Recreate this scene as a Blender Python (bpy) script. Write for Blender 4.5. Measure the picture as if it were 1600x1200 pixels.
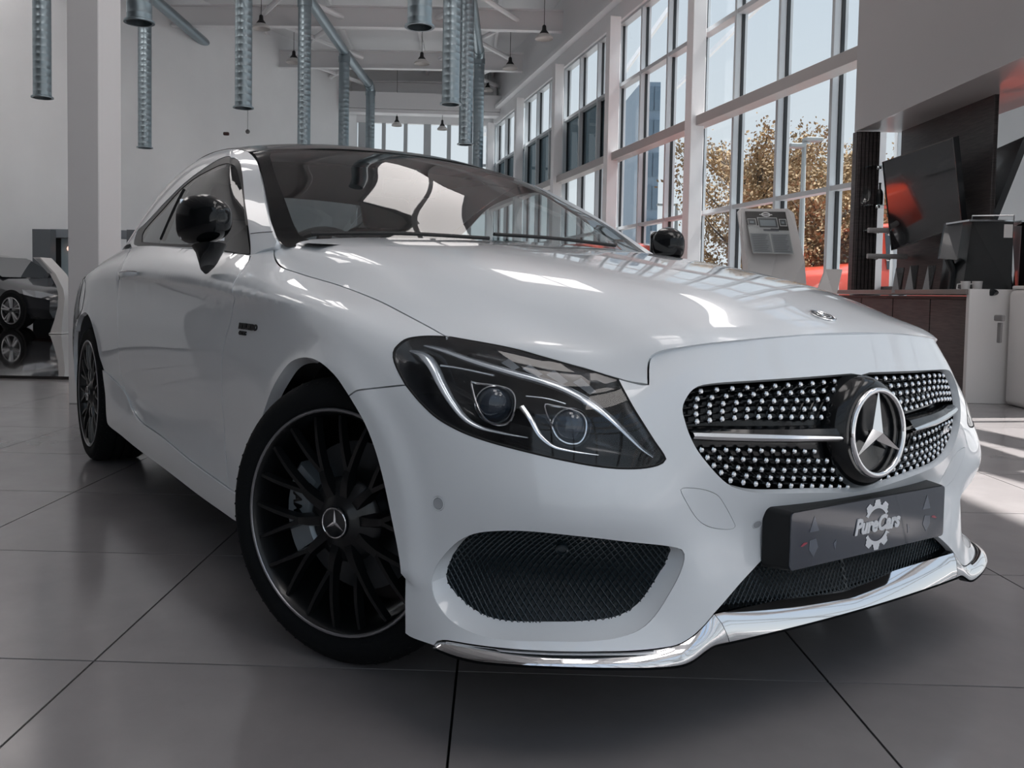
import bpy, bmesh, math, random
import numpy as np
from mathutils import Vector, Matrix
from mathutils.geometry import delaunay_2d_cdt

for _o in list(bpy.data.objects):
    bpy.data.objects.remove(_o)
SC = bpy.context.scene
COL = SC.collection
random.seed(7)
PI = math.pi

# ------------------------------------------------------------------ camera
def cam_matrix(y, p, r):
    f = np.array([math.cos(p) * math.cos(y), math.cos(p) * math.sin(y), math.sin(p)])
    rt = np.array([math.sin(y), -math.cos(y), 0.0])
    up = np.cross(rt, f)
    c, s = math.cos(r), math.sin(r)
    return np.array([rt * c + up * s, -rt * s + up * c, f])

CAM = np.array([1.8821, -1.6938, .8602])
CM = cam_matrix(2.5729, -.0477, .0162)
FPX, PCX, PCY = 1408.9, 731.66, 522.92          # for the 1600x1200 frame
cam_data = bpy.data.cameras.new('camera')
cam = bpy.data.objects.new('camera', cam_data)
COL.objects.link(cam)
cam_data.sensor_width = 36.0
cam_data.lens = FPX / 1600 * 36
cam_data.shift_x = (800 - PCX) / 1600
cam_data.shift_y = (PCY - 600) / 1600
cam_data.clip_start = .05
cam_data.clip_end = 400
_m = Matrix([list(CM[0]), list(CM[1]), list(-CM[2])]).transposed().to_4x4()
_m.translation = Vector(CAM)
cam.matrix_world = _m
SC.camera = cam

# ------------------------------------------------------------------ light and colour
SC.view_settings.view_transform = 'Standard'
SC.view_settings.look = 'None'
SC.view_settings.gamma = 1.0
SC.view_settings.use_curve_mapping = False
SC.view_settings.exposure = 0.0

# ------------------------------------------------------------------ measuring helpers
def ray(u, v):
    return CM.T @ np.array([(u - PCX) / FPX, -(v - PCY) / FPX, 1.0])

def at(u, v, x=None, y=None, z=None, d=None):
    """the point seen at pixel (u, v) that lies in the plane x=, y= or z= (car coordinates)"""
    r = ray(u, v)
    t = (x - CAM[0]) / r[0] if x is not None else (y - CAM[1]) / r[1] if y is not None else \
        (z - CAM[2]) / r[2] if z is not None else d
    return CAM + t * r

def px(P):
    d = (np.asarray(P, float) - CAM) @ CM.T
    return np.stack([PCX + FPX * d[..., 0] / d[..., 2], PCY - FPX * d[..., 1] / d[..., 2]], -1)

# ------------------------------------------------------------------ materials
MATS = {}
def mat(name, col=(.5, .5, .5), rough=.5, metal=0.0, coat=0.0, spec=.5, trans=0.0, ior=1.45, emit=None, estr=0.0,
        noise=None, bump=None, coat_rough=.03, alpha=1.0):
    """noise=(scale, amount) varies the colour, bump=(scale, strength) gives fine relief"""
    if name in MATS:
        return MATS[name]
    m = bpy.data.materials.new(name)
    m.use_nodes = True
    nt = m.node_tree
    b = nt.nodes['Principled BSDF']
    b.inputs['Base Color'].default_value = (*col, 1)
    b.inputs['Roughness'].default_value = rough
    b.inputs['Metallic'].default_value = metal
    b.inputs['Coat Weight'].default_value = coat
    b.inputs['Coat Roughness'].default_value = coat_rough
    b.inputs['Specular IOR Level'].default_value = spec
    b.inputs['Transmission Weight'].default_value = trans
    b.inputs['IOR'].default_value = ior
    b.inputs['Alpha'].default_value = alpha
    if emit:
        b.inputs['Emission Color'].default_value = (*emit, 1)
        b.inputs['Emission Strength'].default_value = estr
    if noise or bump:
        tc = nt.nodes.new('ShaderNodeTexCoord')
    if noise:
        n = nt.nodes.new('ShaderNodeTexNoise'); n.inputs['Scale'].default_value = noise[0]; n.inputs['Detail'].default_value = 5
        nt.links.new(tc.outputs['Object'], n.inputs['Vector'])
        r = nt.nodes.new('ShaderNodeValToRGB')
        k = noise[1]
        r.color_ramp.elements[0].position = .3; r.color_ramp.elements[1].position = .7
        r.color_ramp.elements[0].color = (*[c * (1 - k) for c in col], 1)
        r.color_ramp.elements[1].color = (*[min(1, c * (1 + k)) for c in col], 1)
        nt.links.new(n.outputs['Fac'], r.inputs['Fac']); nt.links.new(r.outputs['Color'], b.inputs['Base Color'])
    if bump:
        n = nt.nodes.new('ShaderNodeTexNoise'); n.inputs['Scale'].default_value = bump[0]; n.inputs['Detail'].default_value = 4
        nt.links.new(tc.outputs['Object'], n.inputs['Vector'])
        bp = nt.nodes.new('ShaderNodeBump'); bp.inputs['Strength'].default_value = bump[1]; bp.inputs['Distance'].default_value = .01
        nt.links.new(n.outputs['Fac'], bp.inputs['Height']); nt.links.new(bp.outputs['Normal'], b.inputs['Normal'])
    MATS[name] = m
    return m

def glass_mat(name, tint=(.8, .85, .85), refl=1.0, rough=.0):
    """thin glass: tinted see-through with a fresnel reflection"""
    if name in MATS:
        return MATS[name]
    m = bpy.data.materials.new(name); m.use_nodes = True
    nt = m.node_tree; nt.nodes.clear()
    out = nt.nodes.new('ShaderNodeOutputMaterial')
    mx = nt.nodes.new('ShaderNodeMixShader')
    tr = nt.nodes.new('ShaderNodeBsdfTransparent'); tr.inputs['Color'].default_value = (*tint, 1)
    gl = nt.nodes.new('ShaderNodeBsdfGlossy'); gl.inputs['Roughness'].default_value = rough
    fr = nt.nodes.new('ShaderNodeFresnel')
    ge = nt.nodes.new('ShaderNodeNewGeometry'); mr = nt.nodes.new('ShaderNodeMapRange')      # same reflectance from either side of the thin sheet
    mr.inputs['To Min'].default_value = 1.5; mr.inputs['To Max'].default_value = 1 / 1.5
    nt.links.new(ge.outputs['Backfacing'], mr.inputs['Value']); nt.links.new(mr.outputs[0], fr.inputs['IOR'])
    mu = nt.nodes.new('ShaderNodeMath'); mu.operation = 'MULTIPLY'; mu.inputs[1].default_value = refl; mu.use_clamp = True
    nt.links.new(fr.outputs['Fac'], mu.inputs[0]); nt.links.new(mu.outputs[0], mx.inputs['Fac'])
    nt.links.new(tr.outputs[0], mx.inputs[1]); nt.links.new(gl.outputs[0], mx.inputs[2])
    nt.links.new(mx.outputs[0], out.inputs['Surface'])
    MATS[name] = m
    return m

# ------------------------------------------------------------------ object helpers
def tag(o, label=None, cat=None, group=None, kind=None):
    if label: o['label'] = label
    if cat: o['category'] = cat
    if group: o['group'] = group
    if kind: o['kind'] = kind
    return o

def empty(name, loc=(0, 0, 0), rz=0.0, parent=None):
    o = bpy.data.objects.new(name, None); COL.objects.link(o)
    o.location = loc; o.rotation_euler = (0, 0, rz); o.empty_display_size = .1
    o.parent = parent
    return o

def link(name, me, m=None, parent=None, smooth=True, angle=None):
    o = bpy.data.objects.new(name, me); COL.objects.link(o)
    if m is not None and len(me.materials) == 0: me.materials.append(m)
    if smooth: me.shade_smooth()
    if angle is not None:
        me.set_sharp_from_angle(angle=math.radians(angle))
    if parent is not None:
        o.parent = parent
    return o

def put(o, parent, world=None):
    """parent while keeping a world placement (parents are never scaled)"""
    o.parent = parent
    o.matrix_parent_inverse = parent.matrix_basis.inverted()
    return o

class MB:
    """collects simple shapes and links them as ONE mesh object"""
    def __init__(s):
        s.bm = bmesh.new()
    def box(s, c, size, rz=0.0, bevel=0.0, M=None, seg=2):
        mt = Matrix.Translation(Vector(c)) @ Matrix.Rotation(rz, 4, 'Z')
        if M is not None: mt = M @ mt
        mt = mt @ Matrix.Diagonal((size[0], size[1], size[2], 1))
        r = bmesh.ops.create_cube(s.bm, size=1.0, matrix=mt)
        if bevel > 0:
            es = list({e for v in r['verts'] for e in v.link_edges})
            bmesh.ops.bevel(s.bm, geom=es, offset=bevel, segments=seg, affect='EDGES', profile=.5)
        return s
    def prism(s, poly, h0, h1, M=None):
        """poly in local xy, extruded along local z"""
        M = M or Matrix()
        a = [s.bm.verts.new(M @ Vector((p[0], p[1], h0))) for p in poly]
        b = [s.bm.verts.new(M @ Vector((p[0], p[1], h1))) for p in poly]
        n = len(poly)
        s.bm.faces.new(a[::-1]); s.bm.faces.new(b)
        for i in range(n):
            s.bm.faces.new((a[i], a[(i + 1) % n], b[(i + 1) % n], b[i]))
        return s
    def lathe(s, prof, M=None, n=32, caps=True):
        """prof: (radius, height) pairs about local z"""
        M = M or Matrix()
        rings = []
        for r, h in prof:
            rings.append([s.bm.verts.new(M @ Vector((r * math.cos(2 * PI * k / n), r * math.sin(2 * PI * k / n), h))) for k in range(n)])
        for a, b in zip(rings, rings[1:]):
            for k in range(n):
                s.bm.faces.new((a[k], a[(k + 1) % n], b[(k + 1) % n], b[k]))
        if caps:
            s.bm.faces.new(rings[0][::-1]); s.bm.faces.new(rings[-1])
        return s
    def tube(s, pts, r, n=8, closed=False, flat=1.0, caps=True):
        P = [Vector(p) for p in pts]
        N = len(P)
        rr = r if hasattr(r, '__len__') else [r] * N
        rings = []
        prev = None
        for i, p in enumerate(P):
            a = P[(i - 1) % N] if (closed or i > 0) else p
            b = P[(i + 1) % N] if (closed or i < N - 1) else p
            t = (b - a).normalized()
            if prev is None:
                ref = Vector((0, 0, 1)) if abs(t.z) < .9 else Vector((1, 0, 0))
                nn = t.cross(ref).normalized()
            else:
                nn = (prev - t * prev.dot(t)).normalized()
            prev = nn
            bb = t.cross(nn)
            rings.append([s.bm.verts.new(p + float(rr[i]) * (math.cos(2 * PI * k / n) * nn + flat * math.sin(2 * PI * k / n) * bb)) for k in range(n)])
        m = N if closed else N - 1
        for i in range(m):
            a, b = rings[i], rings[(i + 1) % N]
            for k in range(n):
                s.bm.faces.new((a[k], a[(k + 1) % n], b[(k + 1) % n], b[k]))
        if not closed and caps:
            s.bm.faces.new(rings[0][::-1]); s.bm.faces.new(rings[-1])
        return s
    def grid(s, rows):
        """rows of 3-D points -> quads"""
        V = [[s.bm.verts.new(Vector(p)) for p in r] for r in rows]
        for a, b in zip(V, V[1:]):
            for k in range(len(a) - 1):
                s.bm.faces.new((a[k], a[k + 1], b[k + 1], b[k]))
        return s
    def poly(s, pts):
        s.bm.faces.new([s.bm.verts.new(Vector(p)) for p in pts])
        return s
    def mesh(s, name='mesh', merge=0.0, normals=True):
        if merge: bmesh.ops.remove_doubles(s.bm, verts=s.bm.verts, dist=merge)
        if normals: bmesh.ops.recalc_face_normals(s.bm, faces=s.bm.faces)
        me = bpy.data.meshes.new(name); s.bm.to_mesh(me); s.bm.free()
        return me
    def build(s, name, m, parent=None, smooth=True, angle=35, merge=0.0, normals=True):
        return link(name, s.mesh(name, merge, normals), m, parent, smooth, angle if smooth else None)

def smooth_path(pts, step, closed=False):
    """Catmull-Rom through 2-D or 3-D points, resampled evenly"""
    P = np.array(pts, float); n = len(P)
    if n == 2:
        out = P
    else:
        out = []
        rng = range(n) if closed else range(n - 1)
        for i in rng:
            p0 = P[(i - 1) % n] if closed or i > 0 else 2 * P[0] - P[1]
            p1 = P[i]; p2 = P[(i + 1) % n]
            p3 = P[(i + 2) % n] if closed or i < n - 2 else 2 * P[-1] - P[-2]
            a = max(np.linalg.norm(p1 - p0), 1e-6) ** .5; b = max(np.linalg.norm(p2 - p1), 1e-6) ** .5; c = max(np.linalg.norm(p3 - p2), 1e-6) ** .5
            m1 = (p2 - p1) + b * ((p1 - p0) / a - (p2 - p0) / (a + b))
            m2 = (p2 - p1) + b * ((p3 - p2) / c - (p3 - p1) / (b + c))
            for t in np.linspace(0, 1, 9)[:-1]:
                t2, t3 = t * t, t * t * t
                out.append((2 * t3 - 3 * t2 + 1) * p1 + (t3 - 2 * t2 + t) * m1 + (-2 * t3 + 3 * t2) * p2 + (t3 - t2) * m2)
        if not closed: out.append(P[-1])
        out = np.array(out)
    if closed: out = np.vstack([out, out[:1]])
    d = np.concatenate([[0], np.cumsum(np.linalg.norm(np.diff(out, axis=0), axis=1))])
    k = max(2, int(round(d[-1] / step)) + 1)
    s = np.linspace(0, d[-1], k)
    res = np.stack([np.interp(s, d, out[:, j]) for j in range(out.shape[1])], 1)
    return res[:-1] if closed else res

# ------------------------------------------------------------------ spline surfaces ("nets") and panels cut out of them
def cardinal(t, x):
    """natural cubic spline basis: row per x, column per knot; straight beyond the ends"""
    t = np.asarray(t, float); n = len(t); h = np.diff(t)
    A = np.zeros((n, n)); B = np.zeros((n, n)); A[0, 0] = A[-1, -1] = 1
    for i in range(1, n - 1):
        A[i, i - 1] = h[i - 1]; A[i, i] = 2 * (h[i - 1] + h[i]); A[i, i + 1] = h[i]
        B[i, i - 1] = 6 / h[i - 1]; B[i, i] = -6 / h[i - 1] - 6 / h[i]; B[i, i + 1] = 6 / h[i]
    M2 = np.linalg.solve(A, B)
    x = np.asarray(x, float); xc = np.clip(x, t[0], t[-1])
    k = np.clip(np.searchsorted(t, xc) - 1, 0, n - 2)
    hk = h[k]; a = (t[k + 1] - xc) / hk; b = (xc - t[k]) / hk
    E = np.eye(n)
    out = a[:, None] * E[k] + b[:, None] * E[k + 1] + (((a ** 3 - a) * hk ** 2 / 6)[:, None] * M2[k] + ((b ** 3 - b) * hk ** 2 / 6)[:, None] * M2[k + 1])
    lo = x < t[0]; hi = x > t[-1]
    if lo.any():
        d0 = (E[1] - E[0]) / h[0] - h[0] / 6 * (2 * M2[0] + M2[1]); out[lo] += (x[lo] - t[0])[:, None] * d0
    if hi.any():
        d1 = (E[-1] - E[-2]) / h[-1] + h[-1] / 6 * (M2[-2] + 2 * M2[-1]); out[hi] += (x[hi] - t[-1])[:, None] * d1
    return out

class Net:
    """smooth surface through a grid of points G[column][row]"""
    def __init__(s, cols, disp=None, sym=0):
        s.G = np.array(cols, float) * [1, -1, 1]; s.disp = disp      # tables give the distance from the car's middle plane
        if sym:
            s.G = np.concatenate([s.G[sym:0:-1] * [1, -1, 1], s.G])
        du = np.linalg.norm(np.diff(s.G, axis=0), axis=2).mean(1); dv = np.linalg.norm(np.diff(s.G, axis=1), axis=2).mean(0)
        s.u = np.concatenate([[0], np.cumsum(du)]); s.u = s.u - s.u[sym]; s.v = np.concatenate([[0], np.cumsum(dv)])
        gu, gv = np.meshgrid(np.linspace(0 if sym else s.u[0], s.u[-1], 90), np.linspace(s.v[0], s.v[-1], 45), indexing='ij')
        s.gu, s.gv = gu.ravel(), gv.ravel(); s.gp = s.raw(s.gu, s.gv); s.gx = px(s.gp); s.gd = np.linalg.norm(s.gp - CAM, axis=1)
        s.sg = 1.0
        k = s.gp[:, 0] > -3
        s.sg = np.sign((s.normal(s.gu[k], s.gv[k]) * (s.gp[k] - np.stack([np.clip(s.gp[k, 0], -3.2, .1), np.zeros(k.sum()), np.full(k.sum(), .5)], 1))).sum()) or 1.0
    def raw(s, u, v):
        return np.einsum('ns,nk,skc->nc', cardinal(s.u, u), cardinal(s.v, v), s.G)
    def ev(s, u, v):
        u = np.atleast_1d(np.asarray(u, float)); v = np.atleast_1d(np.asarray(v, float))
        P = s.raw(u, v)
        if s.disp is not None: P = s.disp(P, u, v, s)
        return P
    def normal(s, u, v):
        e = 1e-3
        n = np.cross(s.ev(np.add(u, e), v) - s.ev(np.subtract(u, e), v), s.ev(u, np.add(v, e)) - s.ev(u, np.subtract(v, e)))
        return s.sg * n / np.maximum(np.linalg.norm(n, axis=1), 1e-12)[:, None]
    def sunk(s, u, v, d=0.0):
        P = s.ev(u, v)
        return P if np.isscalar(d) and d == 0 else P - s.normal(u, v) * d
    def inv(s, pts, d=0.0):
        """uv of the surface points seen at the given pixels (u, v), or nearest to the given 3-D points (x, y, z)"""
        pts = np.array(pts, float)
        three = pts.shape[1] == 3
        U = np.zeros(len(pts)); V = np.zeros(len(pts))
        for i, p in enumerate(pts):
            if three: c = np.linalg.norm(s.gp - p, axis=1)
            else: c = np.linalg.norm(s.gx - p, axis=1) + s.gd * 8
            k = c.argmin(); U[i], V[i] = s.gu[k], s.gv[k]
        f = (lambda P: P) if three else px
        for it in range(12):
            e = 1e-4
            P = s.sunk(U, V, d); r = f(P) - pts
            Ju = (f(s.sunk(U + e, V, d)) - f(P)) / e; Jv = (f(s.sunk(U, V + e, d)) - f(P)) / e
            a = (Ju * Ju).sum(1); b = (Ju * Jv).sum(1); c = (Jv * Jv).sum(1)
            lam = 1e-6 * (a + c); a = a + lam; c = c + lam
            g1 = (Ju * r).sum(1); g2 = (Jv * r).sum(1); det = a * c - b * b
            dU = -(c * g1 - b * g2) / det; dV = -(a * g2 - b * g1) / det
            k = np.minimum(1, .25 / np.maximum(np.hypot(dU, dV), 1e-9))
            U += dU * k; V += dV * k
        return np.stack([U, V], 1)

    def on(s, pts, d=0.0):
        """3-D points seen at the given pixels, lying d below the surface"""
        q = s.inv(pts, d); return s.sunk(q[:, 0], q[:, 1], d)

def mirror_tree(o, parent=None, name=None):
    """the same part on the other side of the car"""
    c = o.copy()
    if o.data is not None and o.type == 'MESH':
        me = o.data.copy(); me.transform(Matrix.Diagonal((1, -1, 1, 1))); me.flip_normals(); c.data = me
    c.parent = parent if parent is not None else o.parent
    if o.type != 'MESH' or any(abs(a) > 1e-6 for a in o.location):
        c.location = (o.location[0], -o.location[1], o.location[2])
    COL.objects.link(c)
    for ch in list(o.children): mirror_tree(ch, c)
    return c

def inside(poly, P):
    x, y = P[:, 0], P[:, 1]; c = np.zeros(len(P), bool)
    q = np.roll(poly, -1, axis=0)
    for (x0, y0), (x1, y1) in zip(poly, q):
        if y0 == y1: continue
        k = ((y0 > y) != (y1 > y)) & (x < (x1 - x0) * (y - y0) / (y1 - y0) + x0)
        c ^= k
    return c

def shrink(poly, d, keep=lambda p: False):
    """move a closed polygon inwards by d (points for which keep() holds stay on their line u=0)"""
    A = sum(poly[i][0] * poly[(i + 1) % len(poly)][1] - poly[(i + 1) % len(poly)][0] * poly[i][1] for i in range(len(poly)))
    sg = 1 if A > 0 else -1
    t = np.roll(poly, -1, 0) - poly; t /= np.maximum(np.linalg.norm(t, axis=1), 1e-9)[:, None]
    n = np.stack([-t[:, 1], t[:, 0]], 1) * sg
    m = n + np.roll(n, 1, 0); m /= np.maximum(np.linalg.norm(m, axis=1), .3)[:, None]
    out = poly + m * d
    for i, p in enumerate(poly):
        if keep(p): out[i, 0] = p[0]; 
    return out

def panel(name, net, outer, holes=(), step=.02, inset=.0021, skirt=.014, off=0.0, m=None, parent=None, centre=False, mirror=False,
          open_at=None, hole_skirt=None, hole_inset=0.0, lines=()):
    """cut the outline (uv polygon) out of a net, give it turned-in edges.
    centre: the edge u=0 is the car's middle and the other half is mirrored into the same mesh;
    mirror: also link a mirrored copy for the other side"""
    outer = np.array(outer, float); dn = []
    for i, p in enumerate(outer):
        q = outer[(i + 1) % len(outer)]; k = max(1, int(np.hypot(*(q - p)) / (step * 1.2)))
        dn += [p + (q - p) * j / k for j in range(k)]
    outer = np.array(dn)
    keep = (lambda p: centre and abs(p[0]) < 1e-6)
    O = shrink(outer, inset, keep) if inset else outer
    H = [shrink(np.array(h, float), -hole_inset) if hole_inset else np.array(h, float) for h in holes]
    lo, hi = O.min(0), O.max(0)
    gx = np.arange(lo[0] + step * .5, hi[0], step); gy = np.arange(lo[1] + step * .5, hi[1], step)
    g = np.array([(a + (j % 2) * step * .5, b) for j, b in enumerate(gy) for a in gx])
    g = g[inside(O, g)]
    for h in H: g = g[~inside(h, g)]
    rim = np.vstack([O] + H)
    if len(g):
        dmin = np.array([np.min(np.hypot(rim[:, 0] - p[0], rim[:, 1] - p[1])) for p in g]); g = g[dmin > step * .45]
    if len(lines):                                     # extra points along a crease keep it crisp
        K = np.vstack(lines); K = K[inside(O, K)]
        for h in H: K = K[~inside(h, K)]
        K = K[[np.min(np.hypot(rim[:, 0] - p[0], rim[:, 1] - p[1])) > .004 for p in K]]
        g = g[[np.min(np.hypot(K[:, 0] - p[0], K[:, 1] - p[1])) > .012 for p in g]]
        g = np.vstack([g, K])
    allp = np.vstack([rim, g]) if len(g) else rim
    edges = []; k = 0
    for L in [O] + H:
        n = len(L); edges += [(k + i, k + (i + 1) % n) for i in range(n)]; k += n
    vs, es, fs, ov, oe, of = delaunay_2d_cdt([Vector(p) for p in allp], edges, [], 0, 1e-7)
    W = np.array([[p.x, p.y] for p in vs]); F = np.array([list(f) for f in fs if len(f) == 3])
    cen = W[F].mean(1); ok = inside(O, cen)
    for h in H: ok &= ~inside(h, cen)
    F = F[ok]
    P = net.ev(W[:, 0], W[:, 1]); N = net.normal(W[:, 0], W[:, 1])
    # outward = away from the car's inside
    cc = np.array([P[:, 0].mean() * .0 + np.clip(P[:, 0], -3.2, .1), np.zeros(len(P)), np.full(len(P), .6)]).T
    sgn = np.sign((N * (P - cc)).sum(1).sum()) or 1.0
    N = N * sgn
    P = P + N * off
    a, b, c = P[F[:, 0]], P[F[:, 1]], P[F[:, 2]]
    if (np.cross(b - a, c - a) * N[F[:, 0]]).sum() < 0: F = F[:, ::-1]
    nV = len(P); verts = [tuple(p) for p in P]; faces = [tuple(int(i) for i in f) for f in F]
    cnt = {}
    for f in faces:
        for i in range(3):
            e = (f[i], f[(i + 1) % 3]); cnt[e] = 1
    rimE = [e for e in cnt if (e[1], e[0]) not in cnt]
    sharp = []
    # which boundary vertices belong to holes
    hs = hole_skirt if hole_skirt is not None else skirt
    low = {}
    isH = np.zeros(nV, bool)
    if H:
        HH = np.vstack(H)
        for i in {i for e in rimE for i in e}:
            isH[i] = np.min(np.hypot(HH[:, 0] - W[i, 0], HH[:, 1] - W[i, 1])) < 1e-5
    def lowv(i):
        if i not in low:
            d = hs if isH[i] else skirt
            q = P[i] - N[i] * d
            low[i] = len(verts); verts.append(tuple(q))
        return low[i]
    for e in rimE:
        if centre and abs(W[e[0], 0]) < 1e-6 and abs(W[e[1], 0]) < 1e-6: continue
        if skirt or hs:
            faces.append((e[1], e[0], lowv(e[0]), lowv(e[1]))); sharp.append(e)
    if centre:
        base = len(verts)
        mp = {}
        for i in range(base):
            if abs(verts[i][1]) < 1e-4 and (i >= nV or abs(W[i, 0]) < 1e-6): mp[i] = i
            else: mp[i] = len(verts); verts.append((verts[i][0], -verts[i][1], verts[i][2]))
        faces += [tuple(mp[i] for i in f[::-1]) for f in list(faces)]
        sharp += [(mp[x], mp[y]) for x, y in list(sharp)]
    def mk(vv, ff, suffix=''):
        me = bpy.data.meshes.new(name); me.from_pydata(vv, [], ff); me.update()
        o = link(name, me, m, parent)
        ss = {tuple(sorted(e)) for e in sharp}
        for ed in me.edges:
            if tuple(sorted(ed.vertices)) in ss: ed.use_edge_sharp = True
        return o
    o = mk(verts, faces)
    if mirror:
        mk([(x, -y, z) for x, y, z in verts], [f[::-1] for f in faces])
    return o
def make_world():
    w = bpy.data.worlds.new('world'); SC.world = w; w.use_nodes = True
    nt = w.node_tree; bg = nt.nodes['Background']
    tc = nt.nodes.new('ShaderNodeTexCoord'); sx = nt.nodes.new('ShaderNodeSeparateXYZ'); nt.links.new(tc.outputs['Generated'], sx.inputs[0])
    rp = nt.nodes.new('ShaderNodeValToRGB'); nt.links.new(sx.outputs['Z'], rp.inputs['Fac'])
    el = rp.color_ramp.elements
    el[0].position = .0; el[0].color = (.76, .81, .84, 1)
    el[1].position = .9; el[1].color = (.42, .58, .84, 1)
    e = el.new(.06); e.color = (.76, .81, .84, 1)
    e = el.new(.35); e.color = (.62, .71, .80, 1)
    nt.links.new(rp.outputs['Color'], bg.inputs['Color']); bg.inputs['Strength'].default_value = WORLD_STRENGTH
WORLD_STRENGTH = 1.0
make_world()
SC.view_settings.exposure = 0.0
sun_d = bpy.data.lights.new('sun', 'SUN'); sun_d.energy = 15.0; sun_d.angle = math.radians(.6); sun_d.color = (1, .965, .93)
sun = bpy.data.objects.new('sun', sun_d); COL.objects.link(sun)
_az, _elv = math.radians(66), math.radians(57)
sun.rotation_euler = Vector((math.cos(_az) * math.cos(_elv), math.sin(_az) * math.cos(_elv), math.sin(_elv))).to_track_quat('Z', 'Y').to_euler()
# ================================================================== THE SHOWROOM
FH = np.array([math.cos(2.5729), math.sin(2.5729)]); RH = np.array([FH[1], -FH[0]])     # ahead / to the right, on the ground
def W(X, t, z=0.0):
    """point t ahead of the standing place and X to its right"""
    q = CAM[:2] + RH * X + FH * t; return Vector((q[0], q[1], z))
def dep(u, v, t):
    r = ray(u, v); k = t / (r[0] * FH[0] + r[1] * FH[1]); return Vector(CAM + r * k)
def lat(u, t):
    r = ray(u, 455); k = t / (r[0] * FH[0] + r[1] * FH[1]); p = r * k; return float(p[0] * RH[0] + p[1] * RH[1])

WALLW = mat('wall_white', (.84, .85, .86), rough=.6, noise=(.8, .03))
CEILM = mat('ceiling_grey', (.74, .74, .75), rough=.7)
BEAMM = mat('beam_white', (.78, .78, .79), rough=.5)
ALU = mat('window_frame_grey', (.50, .53, .55), rough=.4, metal=.15)
GASK = mat('gasket_black', (.012, .015, .018), rough=.5)
PANE = glass_mat('window_pane', (.93, .955, .965), refl=.30)

WD = np.array([math.cos(math.radians(158.205)), math.sin(math.radians(158.205))]); NO = np.array([WD[1], -WD[0]])
if NO[1] < 0: NO = -NO
WDIST = 7.0
def WW(w, n=0.0, z=0.0):
    q = CAM[:2] + NO * (WDIST + n) + WD * w; return Vector((q[0], q[1], z))
LWa, LWb = W(-8 - .46 * 24, 0), W(-4.15, 32.4)
LWc = W(-8 - .46 * 28, -4)
PANED = glass_mat('dark_reflection_pane', (.05, .07, .08), refl=.5)  # dark glass colour stands in for the dark reflections in these panes
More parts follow.
